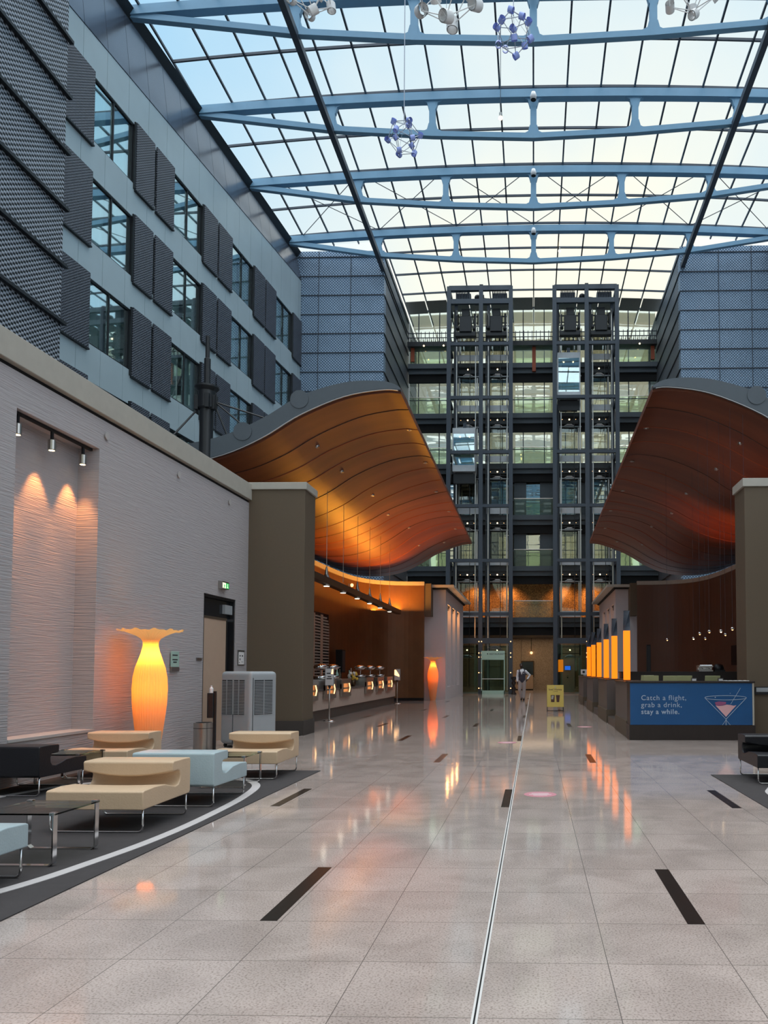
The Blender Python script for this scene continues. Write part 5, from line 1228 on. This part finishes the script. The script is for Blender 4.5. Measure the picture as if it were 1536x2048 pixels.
# ================================================================ WAITER
def blob(name, m_, parent, segs, balls, vox=0.016, sm=4):
    b = MB()
    for pts, rs in segs: b.tube(pts, rs, 14); [b.sphere(p, r * 0.98, 12, 8) for p, r in zip(pts, rs)]
    for c, s in balls:
        n0 = len(b.v); b.sphere((0, 0, 0), 1, 16, 10); b.v[n0:] = [(c[0] + x * s[0], c[1] + y * s[1], c[2] + z * s[2]) for x, y, z in b.v[n0:]]
    o = b.build(name, m_, parent, smooth=True)
    md = o.modifiers.new('remesh', 'REMESH'); md.mode = 'VOXEL'; md.voxel_size = vox; md.use_smooth_shade = True
    s_ = o.modifiers.new('smooth', 'SMOOTH'); s_.factor = 0.5; s_.iterations = sm
    return o
t = thing('person', 'waiter in white shirt, dark waistcoat and grey trousers, walking with a hand on the hip', 'person', (-0.58, 37.1, 0))
skin = ([([(0, 0.02, 1.42), (-0.03, 0.0, 1.52)], [0.06, 0.055]),
         ([(-0.20, 0.02, 1.37), (-0.235, 0.03, 1.12), (-0.225, -0.06, 0.88)], [0.05, 0.042, 0.03]),
         ([(0.17, 0.02, 1.37), (0.37, 0.08, 1.20), (0.30, 0.02, 1.02), (0.24, -0.03, 0.99)], [0.05, 0.042, 0.032, 0.028]),
         ([(0, 0.0, 0.95), (0, 0.01, 1.2), (0, 0.02, 1.38)], [0.13, 0.13, 0.12]),
         ([(-0.08, 0, 0.9), (-0.12, -0.06, 0.5), (-0.02, 0.06, 0.10)], [0.085, 0.06, 0.042]), ([(0.09, 0, 0.9), (0.09, 0.02, 0.5), (0.07, -0.02, 0.10)], [0.085, 0.06, 0.042])],
        [((-0.035, -0.005, 1.66), (0.075, 0.095, 0.115)), ((-0.035, -0.06, 1.60), (0.045, 0.045, 0.05)), ((-0.035, -0.105, 1.655), (0.014, 0.02, 0.022)), ((-0.112, 0.005, 1.65), (0.012, 0.02, 0.03)), ((0.042, 0.005, 1.65), (0.012, 0.02, 0.03))])
# hands: palm, four fingers and a thumb each
def hand(p, d, side, sc=1.0):
    p = Vector(p); d = Vector(d).normalized(); s = Vector(side).normalized(); nrm = d.cross(s); segs = []
    segs.append(([p, p + d * 0.07], [0.028, 0.030]))
    for k, ln in ((-1.5, 0.062), (-0.5, 0.075), (0.5, 0.07), (1.5, 0.055)):
        a = p + d * 0.075 + s * 0.015 * k; segs.append(([a, a + d * ln * 0.5 + nrm * 0.006, a + d * ln * 0.9 + nrm * 0.026], [0.0085, 0.008, 0.007]))
    a = p + d * 0.02 - s * 0.03; segs.append(([a, a + d * 0.03 - s * 0.02, a + d * 0.06 - s * 0.022], [0.011, 0.0095, 0.008]))
    return segs
sg = skin[0] + hand((-0.225, -0.06, 0.87), (0.02, -0.1, -1), (0.3, -1, 0)) + hand((0.235, -0.03, 0.985), (-0.45, -0.1, -0.8), (0.2, -1, 0.1))
body = blob('body', 'skin', t, sg, skin[1], 0.011, 2)
blob('hair', 'hair', t, [], [((-0.035, 0.015, 1.70), (0.084, 0.098, 0.09)), ((-0.035, 0.04, 1.66), (0.08, 0.08, 0.10))], 0.012)
MB().box(-0.075, -0.045, -0.103, -0.095, 1.675, 1.68).box(-0.025, 0.005, -0.103, -0.095, 1.675, 1.68).build('eyes', 'paper', t); MB().box(-0.06, -0.01, -0.108, -0.10, 1.595, 1.60).build('mouth', 'wood_dark', t)
blob('shirt', 'shirt', t, [([(-0.19, 0.02, 1.385), (-0.235, 0.03, 1.13), (-0.228, -0.05, 0.92)], [0.072, 0.058, 0.045]), ([(0.165, 0.02, 1.385), (0.37, 0.08, 1.205), (0.265, 0.0, 1.02)], [0.074, 0.062, 0.046]),
                          ([(0, 0.0, 1.0), (0, 0.01, 1.25), (0, 0.02, 1.40)], [0.15, 0.155, 0.13]), ([(-0.17, 0.02, 1.40), (0.15, 0.02, 1.40)], [0.07, 0.07]), ([(-0.03, 0.0, 1.44), (-0.03, 0.0, 1.485)], [0.068, 0.062])], [])
blob('waistcoat', 'vest', t, [([(0, 0.0, 0.99), (0, 0.0, 1.1), (0, 0.005, 1.27)], [0.172, 0.168, 0.178]), ([(-0.12, 0.01, 1.28), (-0.13, 0.0, 1.44)], [0.07, 0.055]), ([(0.11, 0.01, 1.28), (0.115, 0.0, 1.44)], [0.07, 0.055])], [((0, 0, 0.98), (0.18, 0.16, 0.08))])
MB().add([(-0.075, -0.19, 1.40), (0.05, -0.19, 1.40), (-0.02, -0.20, 1.22), (-0.075, -0.10, 1.44), (0.05, -0.10, 1.44), (-0.02, -0.15, 1.22)], [(0, 1, 2), (3, 5, 4), (0, 3, 4, 1), (1, 4, 5, 2), (2, 5, 3, 0)]).build('shirt_front', 'shirt', t)
MB().box(0.05, 0.11, -0.19, -0.18, 1.29, 1.31).build('name_badge', 'paper', t)
blob('trousers', 'trousers', t, [([(-0.085, 0, 0.93), (-0.12, -0.06, 0.52), (-0.035, 0.05, 0.13)], [0.115, 0.085, 0.068]), ([(0.09, 0, 0.93), (0.095, 0.02, 0.52), (0.075, -0.02, 0.12)], [0.115, 0.088, 0.07])], [((0, 0, 0.96), (0.17, 0.14, 0.10))])
for x, y, r in ((-0.035, 0.03, -0.1), (0.085, -0.06, 0.25)):
    o = MB().sphere((0, 0, 0), 1, 14, 10); o.v = [(x + a * 0.05, y + c * 0.14 - 0.02, max(0.0, 0.045 + d * 0.055)) for a, c, d in o.v]; o.build('shoe', 'shoe', t, smooth=True)
